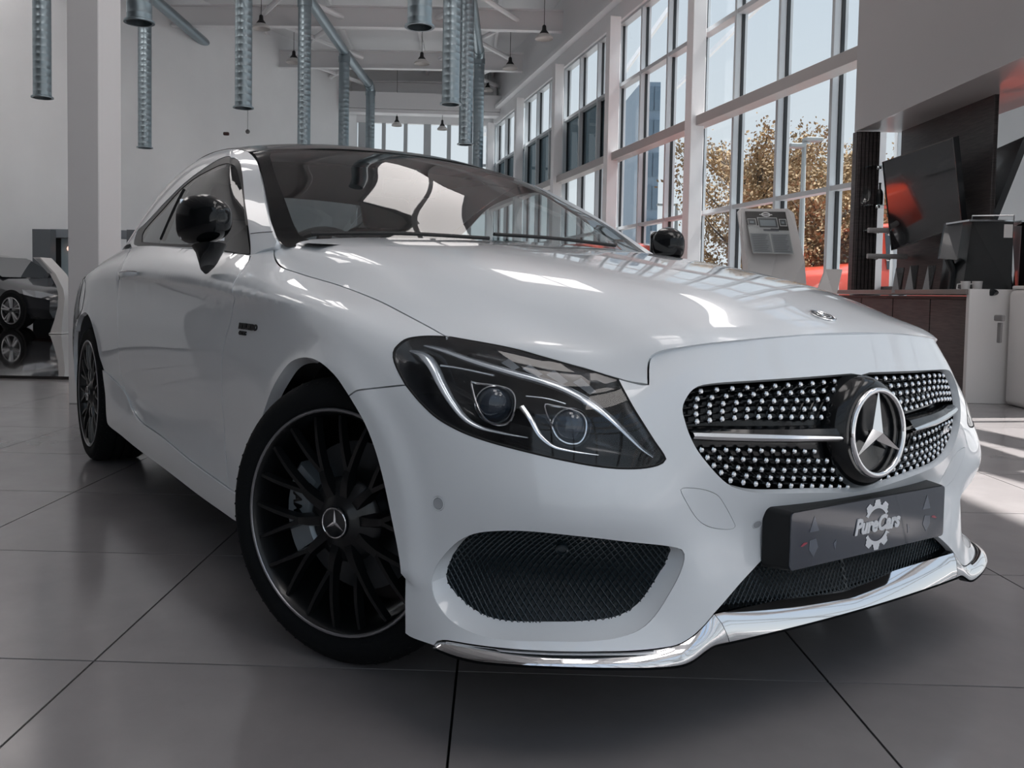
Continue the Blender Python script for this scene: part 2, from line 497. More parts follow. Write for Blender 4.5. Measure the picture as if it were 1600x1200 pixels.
# ---- floor: tiles as pieces near by, pattern further away
TA = math.radians(55.716); TS = .8331; TO = np.array([-.7535, -2.0018])
ta = np.array([math.cos(TA), math.sin(TA)]); tb = np.array([-ta[1], ta[0]])
def tile_material(name, pattern):
    m = bpy.data.materials.new(name); m.use_nodes = True; nt = m.node_tree; b = nt.nodes['Principled BSDF']
    b.inputs['Roughness'].default_value = .16; b.inputs['Specular IOR Level'].default_value = .55
    tc = nt.nodes.new('ShaderNodeTexCoord'); geo = nt.nodes.new('ShaderNodeNewGeometry')
    n1 = nt.nodes.new('ShaderNodeTexNoise'); n1.inputs['Scale'].default_value = 1.7; n1.inputs['Detail'].default_value = 6; n1.inputs['Roughness'].default_value = .65
    nt.links.new(geo.outputs['Position'], n1.inputs['Vector'])
    rp = nt.nodes.new('ShaderNodeValToRGB'); rp.color_ramp.elements[0].position = .32; rp.color_ramp.elements[1].position = .72
    rp.color_ramp.elements[0].color = (.225, .212, .215, 1); rp.color_ramp.elements[1].color = (.285, .270, .272, 1)
    nt.links.new(n1.outputs['Fac'], rp.inputs['Fac'])
    col = rp.outputs['Color']
    if not pattern:
        oi = nt.nodes.new('ShaderNodeObjectInfo'); hs = nt.nodes.new('ShaderNodeHueSaturation')
        mr = nt.nodes.new('ShaderNodeMapRange'); mr.inputs['To Min'].default_value = .93; mr.inputs['To Max'].default_value = 1.06
        nt.links.new(oi.outputs['Random'], mr.inputs['Value']); nt.links.new(mr.outputs[0], hs.inputs['Value']); nt.links.new(col, hs.inputs['Color']); col = hs.outputs['Color']
    else:
        mp = nt.nodes.new('ShaderNodeMapping'); mp.vector_type = 'TEXTURE'; mp.inputs['Location'].default_value = (TO[0], TO[1], 0); mp.inputs['Rotation'].default_value = (0, 0, TA); mp.inputs['Scale'].default_value = (TS, TS, 1)
        nt.links.new(geo.outputs['Position'], mp.inputs['Vector'])
        sx = nt.nodes.new('ShaderNodeSeparateXYZ'); nt.links.new(mp.outputs[0], sx.inputs[0])
        ms = []
        for ax in (0, 1):
            fr = nt.nodes.new('ShaderNodeMath'); fr.operation = 'FRACT'; nt.links.new(sx.outputs[ax], fr.inputs[0])
            sb_ = nt.nodes.new('ShaderNodeMath'); sb_.operation = 'SUBTRACT'; sb_.inputs[1].default_value = .5; nt.links.new(fr.outputs[0], sb_.inputs[0])
            ab = nt.nodes.new('ShaderNodeMath'); ab.operation = 'ABSOLUTE'; nt.links.new(sb_.outputs[0], ab.inputs[0])
            gt = nt.nodes.new('ShaderNodeMath'); gt.operation = 'GREATER_THAN'; gt.inputs[1].default_value = .497; nt.links.new(ab.outputs[0], gt.inputs[0]); ms.append(gt)
        mxm = nt.nodes.new('ShaderNodeMath'); mxm.operation = 'MAXIMUM'; nt.links.new(ms[0].outputs[0], mxm.inputs[0]); nt.links.new(ms[1].outputs[0], mxm.inputs[1])
        mc = nt.nodes.new('ShaderNodeMix'); mc.data_type = 'RGBA'; nt.links.new(mxm.outputs[0], mc.inputs[0]); nt.links.new(col, mc.inputs[6]); mc.inputs[7].default_value = (.03, .03, .03, 1); col = mc.outputs[2]
    nt.links.new(col, b.inputs['Base Color'])
    n2 = nt.nodes.new('ShaderNodeTexNoise'); n2.inputs['Scale'].default_value = 6; n2.inputs['Detail'].default_value = 3; nt.links.new(geo.outputs['Position'], n2.inputs['Vector'])
    r2 = nt.nodes.new('ShaderNodeMapRange'); r2.inputs['To Min'].default_value = .10; r2.inputs['To Max'].default_value = .20; nt.links.new(n2.outputs['Fac'], r2.inputs['Value']); nt.links.new(r2.outputs[0], b.inputs['Roughness'])
    return m
TILEM = tile_material('floor_tile_beige', False)
fl = MB().prism([(p.x, p.y) for p in (LWc, LWa, LWb, WW(32.0), WW(-5.4))], -.105, -.005).build('floor', tile_material('floor_far_tiles', True), None, smooth=False)
# dark joints lie in a shallow bed under the near tiles
tag(fl, kind='structure')
bed = MB()
tm = MB(); tm.box((0, 0, -.002), (TS - .0055, TS - .0055, .004))
tile_mesh = tm.mesh('floor_tile'); tile_mesh.materials.append(TILEM)
cells = []
for i in range(-16, 20):
    for j in range(-6, 22):
        c = TO + TS * ((i + .5) * ta + (j + .5) * tb); rel = c - CAM[:2]; t = float(rel @ FH); X = float(rel @ RH)
        if t < .6 or t > 10.5: continue
        if X < lat(-60, max(t, 1)) - .8 or X > lat(1660, max(t, 1)) + .8: continue
        cells.append((t, c))
cells.sort(key=lambda q: q[0])
for t, c in cells[:290]:
    o = bpy.data.objects.new('floor_tile', tile_mesh); COL.objects.link(o); o.parent = fl
    o.location = (c[0], c[1], .0); o.rotation_euler = (0, 0, TA)
jb = MB()
for t, c in cells[:290]:
    h = TS / 2 + .001
    jb.poly([tuple(c + sx_ * h * ta + sy_ * h * tb) + (-.0035,) for sx_, sy_ in ((-1, -1), (1, -1), (1, 1), (-1, 1))])
jb.build('tile_joint', mat('joint_dark', (.02, .02, .02), rough=.9), fl, smooth=False)

# ---- window wall: runs away from the viewer along WD, NO points outdoors
WANG = math.atan2(WD[1], WD[0])
MW = Matrix.Translation(WW(0)) @ Matrix.Rotation(WANG, 4, 'Z')     # local x along the wall, local -y (NO side) outdoors
SY = -1 if (Matrix.Rotation(WANG, 3, 'Z') @ Vector((0, 1, 0))).dot(Vector((NO[0], NO[1], 0))) < 0 else 1
LEV = [0.08, 2.30, 3.82, 5.42, 6.80]
wall = MB(); wall.box((8, 0, 7.0), (52, .30, .42), M=MW); wall.box((8, SY * -.10, 7.23), (52, .50, .10), M=MW); wall.box((8, 0, .04), (52, .2, .08), M=MW); wall.box((8, 0, 8.0), (52, .20, 1.55), M=MW)
wr = wall.build('wall_right', BEAMM, None, smooth=False); tag(wr, kind='structure')
cols_w = [14.6 + 4.2 * k for k in range(-7, 5)]
mull = [13.68 + 1.37 * k for k in range(-17, 15)]
cm_ = MB(); cm_.box((0, 0, 3.4), (.10, .34, 6.8), bevel=.004, seg=1); cm_.box((-.10, 0, 3.4), (.02, .34, 6.8)); col_mesh = cm_.mesh('column'); 
cm2 = MB(); cm2.box((0, 0, 3.4), (.26, .24, 6.8), bevel=.006, seg=1); col_mesh = cm2.mesh('pillar'); col_mesh.materials.append(BEAMM)
for w_ in cols_w:
    if abs(w_ - 10.4) < .1: w_ = 9.7
    o = bpy.data.objects.new('column', col_mesh); COL.objects.link(o); o.matrix_world = MW @ Matrix.Translation((w_, -SY * .34, 0)); o.parent = wr
mm_ = MB(); mm_.box((0, 0, 3.4), (.065, .20, 6.7), bevel=.003, seg=1); mul_mesh = mm_.mesh('mullion'); mul_mesh.materials.append(ALU)
gm = MB(); gm.box((-.040, SY * .02, 3.4), (.020, .05, 6.7)); gm.box((.040, SY * .02, 3.4), (.020, .05, 6.7)); gas_mesh = gm.mesh('gasket'); gas_mesh.materials.append(GASK)
for w_ in mull:
    o = bpy.data.objects.new('mullion', mul_mesh); COL.objects.link(o); o.matrix_world = MW @ Matrix.Translation((w_, 0, 0)); o.parent = wr
    if w_ > 8:
        g_ = bpy.data.objects.new('gasket', gas_mesh); COL.objects.link(g_); g_.matrix_world = MW @ Matrix.Translation((w_, 0, 0)); g_.parent = wr
for z, hh, dp_ in ((LEV[1], .065, .16), (LEV[3], .075, .18), (LEV[4] - .03, .07, .18)):
    MB().box((8, 0, z), (50, dp_, hh), M=MW).build('transom', ALU, wr, smooth=False)
# the deep wind rail standing in front at mid height
MB().box((8, -SY * .24, LEV[2]), (50, .26, .17), M=MW, bevel=.004, seg=1).build('wind_rail', mat('rail_grey', (.40, .38, .375), rough=.5), wr, smooth=False)
for k, w_ in enumerate(mull[:-1]):
    for a_, b_ in zip(LEV[:-1], LEV[1:]):
        if w_ < 6: continue
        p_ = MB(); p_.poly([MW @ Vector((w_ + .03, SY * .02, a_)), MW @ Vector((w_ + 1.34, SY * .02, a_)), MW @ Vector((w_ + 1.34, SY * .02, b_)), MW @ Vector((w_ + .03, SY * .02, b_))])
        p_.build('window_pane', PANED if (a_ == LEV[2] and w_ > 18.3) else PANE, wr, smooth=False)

# ---- left wall, far glazed wall, ceiling
def wall_between(name, p, q, z0, z1, m, th=.2, kind='structure'):
    p = Vector((p[0], p[1], 0)); q = Vector((q[0], q[1], 0)); d = q - p; L = d.length; a = math.atan2(d.y, d.x)
    M_ = Matrix.Translation(p) @ Matrix.Rotation(a, 4, 'Z')
    o = MB().box((L / 2, 0, (z0 + z1) / 2), (L, th, z1 - z0), M=M_).build(name, m, None, smooth=False)
    tag(o, kind=kind); return o, M_, L
wl, MLW, _ = wall_between('wall_left', LWa, LWb, 0, 8.75, WALLW)
wl2, _, _ = wall_between('wall_back', LWc, LWc.lerp(WW(-5.4), .62), 0, 8.75, mat('wall_back_grey', (.22, .215, .22), rough=.6))
wl4, MBK, _ = wall_between('wall_back', LWc.lerp(WW(-5.4), .62), WW(-5.4), 0, .5, WALLW)
LBK = (WW(-5.4) - LWc.lerp(WW(-5.4), .62)).length
for k in range(9): MB().box((LBK * k / 8, 0, 4.4), (.08, .2, 8.6), M=MBK).build('mullion', ALU, wl4, smooth=False)
for z in (.5, 2.3, 4.2, 6.2, 8.5): MB().box((LBK / 2, 0, z), (LBK, .16, .08), M=MBK).build('transom', ALU, wl4, smooth=False)
wl3, _, _ = wall_between('wall_left', LWc, LWa, 0, 8.75, MATS['wall_back_grey'])  # unseen stretch kept dark to throw less light on the car's side
wl5, _, _ = wall_between('wall_left', LWa + (LWb - LWa).normalized().cross(Vector((0, 0, 1))) * .12, (LWa + (LWb - LWa) * .42) + (LWb - LWa).normalized().cross(Vector((0, 0, 1))) * .12, 0, 3.4, MATS['wall_back_grey'], th=.06)  # dark sheet added out of view to darken the car's side
E0, E1 = LWb, WW(32.0)
wf_, MF, LF = wall_between('wall_far', E0, E1, 6.8, 8.75, WALLW)
MB().box((LF / 2, -.6, 7.35), (LF + .6, 1.4, .55), M=MF).box((LF / 2, -1.0, 7.0), (LF + .6, .5, .12), M=MF).build('bulkhead', BEAMM, wf_, smooth=False)
for k in range(7):
    x = .25 + k * (LF - .4) / 6
    MB().box((x, 0, 3.4), (.14 if k % 3 else .26, .2, 6.8), M=MF).build('mullion', ALU, wf_, smooth=False)
for z in (.1, 2.3, 3.85, 5.4): MB().box((LF / 2, 0, z), (LF, .14, .09), M=MF).build('transom', ALU, wf_, smooth=False)
MB().poly([MF @ Vector(p) for p in ((0, 0, 0), (LF, 0, 0), (LF, 0, 6.8), (0, 0, 6.8))]).build('window_pane', PANE, wf_, smooth=False)
def room_poly(z, grow=.0):
    return [(p.x, p.y, z) for p in (LWc, LWa, LWb, E1, WW(-5.4))]
_c = MB().prism([(p[0], p[1]) for p in room_poly(0)], 8.70, 8.80)
ce = _c.build('ceiling', CEILM, None, smooth=False)
ROOFL = mat('rooflight_and_fill_glow', (.8, .78, .76), rough=.5, emit=(1.0, .95, .93), estr=3.4)  # some panels read off bonnet reflections; the rest added unseen to brighten the room
for t in (-1.0, 3.2, 11.6, 17.0):
    for X_ in {-1.0: (1.6, 5.6), 3.2: (.6, 5.2, 9.4), 11.6: (-9.6, -4.6, .6, 5.2), 17.0: (-9.4, -5.6)}[t]:
        MR = Matrix.Translation(W(X_, t, 8.66)) @ Matrix.Rotation(math.atan2(FH[1], FH[0]), 4, 'Z')
        f_ = MB().box((0, 0, .02), (3.7, 2.1, .06), M=MR).build('rooflight_and_fill_frame', ALU, ce, smooth=False)
        MB().box((0, 0, -.012), (3.5, 1.9, .01), M=MR).build('rooflight_and_fill', ROOFL, f_, smooth=False)
tag(ce, kind='structure')

# transverse roof beams with flanges, hung a little below the deck; slight arch
def ibeam(t, zb, name='roof_beam'):
    mb = MB(); x1 = 30.0
    for xx in np.arange(30, -20, -.05):
        if (np.array(W(xx, t)[:2]) - CAM[:2]) @ NO < WDIST - .15: x1 = xx; break
    x0 = -8 - .46 * (24 - t) + .1
    n = 14
    for k in range(n):
        a = x0 + (x1 - x0) * k / n; b = x0 + (x1 - x0) * (k + 1) / n
        za = zb + .30 * math.cos((a + 2.2) / 16 * PI / 2) - .3; zb2 = zb + .30 * math.cos((b + 2.2) / 16 * PI / 2) - .3
        for (d0, d1, h0, h1) in ((-.11, .11, 0, .03), (-.012, .012, .03, .52), (-.11, .11, .52, .55)):
            v_ = []
            for X_, zz_ in ((a, za), (b, zb2)):
                v_.append([W(X_, t + d0, zz_ + h0), W(X_, t + d1, zz_ + h0), W(X_, t + d1, zz_ + h1), W(X_, t + d0, zz_ + h1)])
            mb.grid([v_[0] + [v_[0][0]], v_[1] + [v_[1][0]]])
    o = mb.build(name, BEAMM, ce, smooth=False); return o
for t, zb in ((7.5, 7.9), (15.9, 7.85), (20.0, 7.8), (24.0, 7.72), (28.2, 7.68), (32.0, 7.62)): ibeam(t, zb)
for t in (-8, -4, 0, 3.6): ibeam(t, 7.9)
# tie tubes and purlins between the beams
for t0 in (20.0, 24.0, 28.2):
    for X_ in (-5.6, -1.0):
        mb = MB(); mb.tube([W(X_, t0, 8.0), W(X_ + 2.2, t0 + 4.1, 8.0)], .07, n=8); mb.tube([W(X_ + 2.2, t0, 8.0), W(X_, t0 + 4.1, 8.0)], .07, n=8); mb.build('roof_brace', BEAMM, ce)
for X_ in np.arange(-20, 9, 2.3):
    MB().box((0, 0, 0), (46, .09, .16), M=Matrix.Translation(W(X_, 12, 8.60)) @ Matrix.Rotation(math.atan2(FH[1], FH[0]), 4, 'Z')).build('purlin', BEAMM, ce, smooth=False)

# ---- white pillar behind the car
pl = MB().box((0, 0, 4.2), (.245, .30, 8.4), bevel=.006, seg=1).build('pillar', mat('pillar_white', (.74, .72, .72), rough=.45), None, smooth=False)
pp = W(lat(140, 6.55), 6.65); pl.matrix_world = Matrix.Translation(pp) @ Matrix.Rotation(math.atan2(RH[1], RH[0]) + math.radians(-9), 4, 'Z'); tag(pl, kind='structure')

# ---- galvanised spiral ducts hanging from three headers
GALV = bpy.data.materials.new('galvanised_duct'); GALV.use_nodes = True
_n = GALV.node_tree; _b = _n.nodes['Principled BSDF']; _b.inputs['Metallic'].default_value = .9; _b.inputs['Roughness'].default_value = .36; _b.inputs['Base Color'].default_value = (.30, .36, .39, 1)
_t = _n.nodes.new('ShaderNodeTexCoord'); _w = _n.nodes.new('ShaderNodeTexWave'); _w.bands_direction = 'Z'; _w.wave_profile = 'SIN'; _w.inputs['Scale'].default_value = 9
_n.links.new(_t.outputs['Object'], _w.inputs['Vector']); _bp = _n.nodes.new('ShaderNodeBump'); _bp.inputs['Strength'].default_value = .01; _bp.inputs['Distance'].default_value = .004
_n.links.new(_w.outputs['Fac'], _bp.inputs['Height']); _n.links.new(_bp.outputs['Normal'], _b.inputs['Normal'])
DR = .15
def duct(name, X, t, zb, zt, parent=None, r=DR):
    p = W(X, t)
    mb = MB()
    prof = [(r, zt - zb)]; z = zt - zb
    prof = [(r * 1.0, 0), (r * 1.22, 0), (r * 1.22, .02), (r * 1.0, .035)]
    k = 0.1
    while k < zt - zb - .1:
        prof += [(r, k - .006), (r * 1.006, k - .003), (r * 1.006, k + .003), (r, k + .006)]; k += .125
    prof += [(r, zt - zb)]
    mb.lathe(prof, n=24, caps=False)
    mb.lathe([(r * .96, .01), (r * .96, .5)], n=24, caps=False)
    o = mb.build(name, GALV, parent, angle=40)
    if parent is None: o.location = (p.x, p.y, zb)
    else: o.matrix_world = Matrix.Translation((p.x, p.y, zb))
    return o
HZ = 7.62
drops = {'left': [(lat(68, 15.6), 15.6), (lat(226.5, 21), 21.0), (lat(331, 26), 26.0)],
         'mid': [(lat(218, 11.1), 11.1), (lat(379, 16.2), 16.2), (lat(473, 21), 21.0), (lat(534.5, 26), 26.0), (lat(575.5, 30.3), 30.3)],
         'right': [(lat(650, 11.1), 11.1), (lat(699.5, 15.6), 15.6), (lat(723.5, 19.8), 19.8), (lat(743, 26), 26.0)]}
txt_ = {'left': 'galvanised duct run nearest the white left wall, with hanging drop pipes', 'mid': 'galvanised duct run above the coupe roof, five drop pipes', 'right': 'galvanised duct run in front of the far windows, with four drop pipes'}
for key, dd in drops.items():
    e = empty('exhaust_duct', W(dd[0][0], dd[0][1], 0)); tag(e, txt_[key], 'duct', 'exhaust extraction ducts')
    bpy.context.view_layer.update()
    pts = [W(dd[0][0], dd[0][1] - 1.2, HZ)] + [W(x, t, HZ) for x, t in dd]
    mb = MB(); mb.tube([*pts[:-1], pts[-1] + (pts[-2] - pts[-1]).normalized() * .15], DR * .9, n=16); h = mb.build('header_pipe', GALV, None, angle=40); h.parent = e; h.matrix_parent_inverse = e.matrix_world.inverted()
    for i, (x, t) in enumerate(dd):
        d = duct('drop_pipe', x, t, 4.05, HZ - (.0 if i < len(dd) - 1 else .12)); mw = Matrix.Translation(d.location); d.parent = e; d.matrix_parent_inverse = e.matrix_world.inverted()
        c_ = MB().lathe([(DR * .9, HZ - .30), (DR * 1.12, HZ - .30), (DR * 1.12, HZ - .14), (DR * .9, HZ - .14)], Matrix.Translation(W(x, t, 0)), n=20, caps=False).build('collar', GALV, None); c_.parent = e; c_.matrix_parent_inverse = e.matrix_world.inverted()
    x, t = dd[-1]
    mb = MB(); back = (pts[-2] - pts[-1]).normalized()
    mb.tube([pts[-1] + back * .45, pts[-1] + back * .18 + Vector((0, 0, -.02)), pts[-1] + Vector((0, 0, -.14)), pts[-1] + Vector((0, 0, -.4))], DR * 1.02, n=16); el = mb.build('elbow', GALV, None, angle=60); el.parent = e; el.matrix_parent_inverse = e.matrix_world.inverted()

# ---- pendant lamps
LB_ = mat('lamp_cap_black', (.01, .01, .012), rough=.4); LD = mat('lamp_dish', (.62, .60, .58), rough=.4)
lamps = [(408, 44, 22.5, 'pendant lamp hanging nearest the left duct run'), (459, 97, 26.5, 'pendant lamp half hidden behind a duct above the coupe roof'), (659, 99, 26.5, 'pendant lamp hanging alone in mid ceiling before the third beam'),
         (850, 60, 22.5, 'largest pendant lamp on the window side, under its rod'), (797, 107, 26.5, 'second pendant lamp along the window side'), (762, 142, 31, 'third pendant lamp along the window side, by the last beam'),
         (620, 196, 31.5, 'small pendant lamp before the far glazed wall, on the left'), (691, 202, 31.5, 'small pendant lamp before the far glazed wall, on the right')]
for u, v, t, lb in lamps:
    p = dep(u, v, t); e = empty('pendant_lamp', p); tag(e, lb, 'lamp', 'bell shaped pendant lamps')
    s_ = .95 if t < 31 else .75
    MB().lathe([(.235 * s_, -.02), (.240 * s_, .0), (.225 * s_, .03), (.15 * s_, .09), (.10 * s_, .115)], n=28, caps=False).build('shade', LD, e, angle=50)
    MB().lathe([(.135 * s_, .085), (.11 * s_, .14), (.06 * s_, .20), (.05 * s_, .30), (.02 * s_, .33)], n=24).build('cap', LB_, e, angle=50)
    MB().lathe([(.0001, .055), (.07, .045), (.07, .07)], n=16, caps=False).build('bulb', LD, e)
    MB().tube([(0, 0, .3), (0, 0, 8.68 - p.z)], .008, n=5).build('cord', LB_, e)

# ---- small sensor and cable on the left wall

gr = MB().box((-10, 30, -.17), (400, 400, .10)).build('ground', mat('ground_asphalt', (.27, .27, .27), rough=.85, noise=(.4, .25)), None, smooth=False); tag(gr, kind='structure')
# ================================================================== THE WHITE COUPE (x forward, z up, front axle at x=0)
WHITE = mat('white_paint', (.83, .865, .895), rough=.30, coat=1.0, spec=.5, coat_rough=.012)
BLACKGLOSS = mat('gloss_black', (.005, .006, .007), rough=.14, coat=.12, spec=.4)
BLACKMATT = mat('matt_black', (.012, .013, .014), rough=.6)
DARK = mat('dark_liner', (.008, .008, .009), rough=.9)
CHROME = mat('chrome', (.82, .82, .83), rough=.06, metal=1.0)
SATIN = mat('satin_silver', (.70, .72, .74), rough=.22, metal=1.0)
RUBBER = mat('tyre_rubber', (.007, .008, .009), rough=.85, spec=.25, bump=(220, .15))
SEAM = mat('panel_gap', (.01, .01, .011), rough=.8)

car = empty('coupe', (0, 0, 0))
tag(car, 'large gloss white two-door coupe with black roof and studded grille, front wheels turned', 'car')

def crease(P, u, v, net):
    """shoulder line pressed into fender, door and rear quarter; lower swage above the sill"""
    P = P.copy()
    x, z = P[:, 0], P[:, 2]
    zc = np.interp(x, [-3.3, -2.9, -2.5, -2.1, -1.7, -1.0, -.55, -.2, .05, .25, .45], [.882, .892, .902, .905, .902, .874, .846, .829, .819, .805, .785])
    A = np.interp(x, [-3.5, -3.1, -2.4, -.5, -.1, .2], [0, .014, .024, .024, .013, 0])
    t = (zc - z) / .055
    g = np.where(t > 0, t * np.exp(1 - t), 0)
    inw = A * g
    # scoop above the sill
    B = np.interp(x, [-2.3, -1.9, -.9, -.5], [0, .014, .012, 0])
    t2 = (z - .40) / .075
    inw = inw + B * np.exp(-t2 * t2)
    # flared lip round the arches
    for ax, r0 in ((0.0, .375), (-2.84, .385)):
        r = np.hypot(x - ax, z - .331)
        fl = .010 * np.clip(1 - (r - r0) / .045, 0, 1) ** 2 * (P[:, 1] < -.7) * (z > .3)
        inw = inw - fl
    P[:, 1] = P[:, 1] + inw * (P[:, 1] < -.3)
    return P

def C(base, *rows):
    """one column of the lower body: rows are (x, Y, z)"""
    return [tuple(r) for r in rows]

S1 = Net([
    [(.775, 0, .20), (.742, 0, .33), (.748, 0, .42), (.788, 0, .52), (.780, 0, .63), (.752, 0, .695), (.718, 0, .785)],
    [(.768, .19, .20), (.739, .19, .33), (.740, .19, .42), (.778, .19, .52), (.770, .19, .63), (.744, .19, .695), (.710, .19, .783)],
    [(.750, .33, .20), (.733, .33, .33), (.725, .33, .42), (.748, .33, .52), (.743, .33, .63), (.722, .33, .695), (.690, .325, .777)],
    [(.730, .45, .20), (.720, .45, .33), (.715, .45, .43), (.718, .45, .53), (.708, .45, .62), (.686, .45, .690), (.645, .44, .760)],
    [(.705, .555, .20), (.668, .55, .33), (.700, .555, .44), (.690, .55, .54), (.668, .545, .62), (.630, .535, .685), (.570, .51, .738)],
    [(.665, .655, .20), (.605, .64, .33), (.655, .65, .44), (.640, .64, .55), (.612, .63, .63), (.565, .607, .692), (.495, .57, .742)],
    [(.590, .750, .20), (.532, .725, .33), (.577, .73, .44), (.558, .722, .56), (.530, .71, .64), (.478, .685, .705), (.400, .645, .762)],
    [(.490, .815, .20), (.462, .79, .33), (.485, .79, .44), (.465, .782, .57), (.438, .77, .65), (.388, .745, .722), (.305, .70, .782)],
    [(.380, .850, .20), (.368, .845, .33), (.378, .840, .44), (.368, .828, .58), (.345, .815, .67), (.298, .785, .745), (.212, .718, .801)],
    [(.230, .878, .20), (.240, .880, .33), (.245, .876, .44), (.240, .868, .59), (.222, .857, .68), (.180, .828, .765), (.105, .728, .822)],
    [(.080, .893, .20), (.080, .896, .33), (.080, .897, .46), (.075, .895, .60), (.070, .888, .70), (.045, .862, .790), (-.01, .740, .842)],
    [(-.10, .890, .20), (-.10, .893, .33), (-.10, .896, .46), (-.10, .898, .60), (-.10, .896, .71), (-.11, .880, .810), (-.14, .750, .864)],
    [(-.34, .876, .20), (-.34, .883, .31), (-.34, .885, .46), (-.34, .892, .60), (-.34, .898, .72), (-.35, .893, .835), (-.36, .762, .902)],
    [(-.62, .862, .20), (-.62, .872, .30), (-.62, .868, .45), (-.62, .882, .60), (-.62, .896, .73), (-.62, .899, .849), (-.63, .778, .962)],
    [(-.95, .864, .20), (-.95, .874, .30), (-.95, .866, .45), (-.95, .880, .60), (-.95, .895, .74), (-.95, .900, .871), (-.95, .802, .980)],
    [(-1.40, .866, .21), (-1.40, .876, .31), (-1.40, .868, .45), (-1.40, .880, .60), (-1.40, .895, .75), (-1.40, .901, .891), (-1.40, .812, 1.000)],
    [(-1.90, .868, .22), (-1.90, .880, .32), (-1.90, .874, .46), (-1.90, .884, .61), (-1.90, .898, .76), (-1.90, .903, .904), (-1.90, .812, 1.022)],
    [(-2.40, .872, .23), (-2.40, .885, .33), (-2.40, .888, .47), (-2.40, .895, .61), (-2.40, .906, .76), (-2.40, .902, .904), (-2.40, .790, 1.032)],
    [(-2.90, .872, .24), (-2.90, .892, .34), (-2.90, .905, .48), (-2.90, .910, .62), (-2.90, .910, .76), (-2.90, .888, .893), (-2.90, .745, 1.020)],
    [(-3.30, .850, .25), (-3.30, .870, .35), (-3.30, .882, .49), (-3.30, .884, .62), (-3.30, .876, .76), (-3.30, .842, .882), (-3.28, .690, .990)],
    [(-3.62, .760, .26), (-3.62, .785, .37), (-3.63, .800, .50), (-3.62, .800, .63), (-3.60, .785, .76), (-3.56, .745, .880), (-3.52, .610, .975)],
    [(-3.81, .560, .27), (-3.83, .590, .38), (-3.84, .600, .51), (-3.83, .595, .64), (-3.79, .575, .77), (-3.73, .535, .890), (-3.67, .450, .975)],
    [(-3.88, .290, .28), (-3.91, .300, .39), (-3.92, .300, .52), (-3.90, .300, .65), (-3.86, .295, .78), (-3.80, .280, .900), (-3.74, .240, .980)],
    [(-3.90, 0, .28), (-3.93, 0, .39), (-3.94, 0, .52), (-3.92, 0, .65), (-3.88, 0, .78), (-3.82, 0, .905), (-3.76, 0, .985)],
], disp=crease, sym=3)

# ---- outlines, traced in order (pixels of the photograph fall onto the surface)
G_SIDE = [(430, 385), (428.5, 392), (429.5, 402), (434, 411), (442, 418), (470, 428), (500, 437), (524, 444), (560, 457), (600, 474), (640, 495), (670, 511), (697, 526)]
HL_TOP = [(703, 526), (720, 529), (760, 536), (800, 544), (840, 555), (881, 567), (920, 578), (965.6, 592)]
HL_IN = [(965.6, 592), (969, 600), (987.5, 634), (1003, 659), (1022, 689), (1036, 709), (1040, 717)]
HL_BOT = [(1040, 717), (1036, 722.5), (1028, 726.6), (1006, 731), (975, 732), (937.5, 729), (881, 719), (819, 704.7), (756, 687.5), (719, 673.5), (681, 651.6), (656, 628), (634, 601.5)]
HL_REAR = [(634, 601.5), (620, 575), (614.7, 559), (615.6, 547), (622, 539), (634, 530), (653, 526), (678, 525), (703, 526)]
G_FRONT = [(1013, 601), (1012.7, 578.7), (1014, 565), (1017, 558), (1025, 552), (1040, 547), (1067, 542.7), (1106.7, 537), (1146.7, 533), (1200, 528), (1262, 523)]
G_LOW = [(965.6, 592), (985, 597), (1006, 601.5), (1013, 601)]
FB_SEAM = [(634, 601.5), (600, 605), (572, 608), (556, 611), (545, 619)]
ARCH = [(545, 619), (547.5, 623.7), (573.8, 672.5), (593.7, 733), (609, 802), (624.4, 886.5), (632, 948), (632.5, 990)]
ARCH_F = [(545, 619), (525, 590), (499, 566.6), (472.5, 560), (450, 570), (431, 597.5), (410.6, 650)]
SHUT_F = [(391, 399), (387, 411), (373, 430), (366, 441), (365, 460), (364, 480), (360, 504), (353, 526), (348, 550), (346, 590), (348, 640), (351, 690), (355, 735), (357, 762)]
SILL = [(162, 578), (174, 589), (192, 606.6), (198.6, 617), (208, 640), (221, 658.6), (251.7, 681), (295, 717), (338, 748.5), (357, 762), (367.6, 769)]
SHUT_R = [(205, 388), (196, 405), (189, 425), (185, 445), (183.5, 470), (184, 500), (184, 530), (186, 560), (189, 585), (196, 612)]
ARCH_R = [(118.4, 519), (120.6, 506), (126, 493), (131.4, 489), (137, 492), (143, 506), (150, 532), (156, 560), (162, 578)]
GRILLE = [(1330, 584.5), (1260, 590), (1170, 596), (1115, 600), (1093, 604), (1082, 611), (1074, 622), (1069, 633), (1068, 642.5), (1071, 655), (1078, 677), (1091, 703),
          (1109.5, 727), (1128, 747), (1142.5, 758), (1159, 764), (1177, 768), (1260, 769), (1340, 768)]
INTAKE = [(686, 904.5), (689, 891), (701, 869), (720.5, 848), (742.5, 837), (770, 832.5), (825, 832.5), (907.5, 840), (990, 849.5), (1045, 856), (1059, 860.5), (1060, 867),
          (1050.5, 885), (1028.5, 915.5), (1006.5, 943), (990, 955), (968, 963), (921, 967), (852.5, 967), (778, 965), (751, 959.5), (723, 946), (701, 928), (689, 915.5)]
SCOOP = [(674, 910), (680, 888), (695, 866), (717, 845), (741, 834), (770, 830), (825, 830), (907.5, 838), (990, 847.5), (1048, 854), (1066, 859), (1070, 868),
         (1064, 893), (1046, 928), (1024, 962), (1003, 982), (968, 996), (921, 1002), (852.5, 1002), (790, 1000), (750, 993), (715, 978), (691, 956), (677.5, 932)]
LOWIN = [(1240, 855), (1229, 861), (1202.5, 869), (1189, 878), (1180, 888), (1150, 921), (1116, 960)]
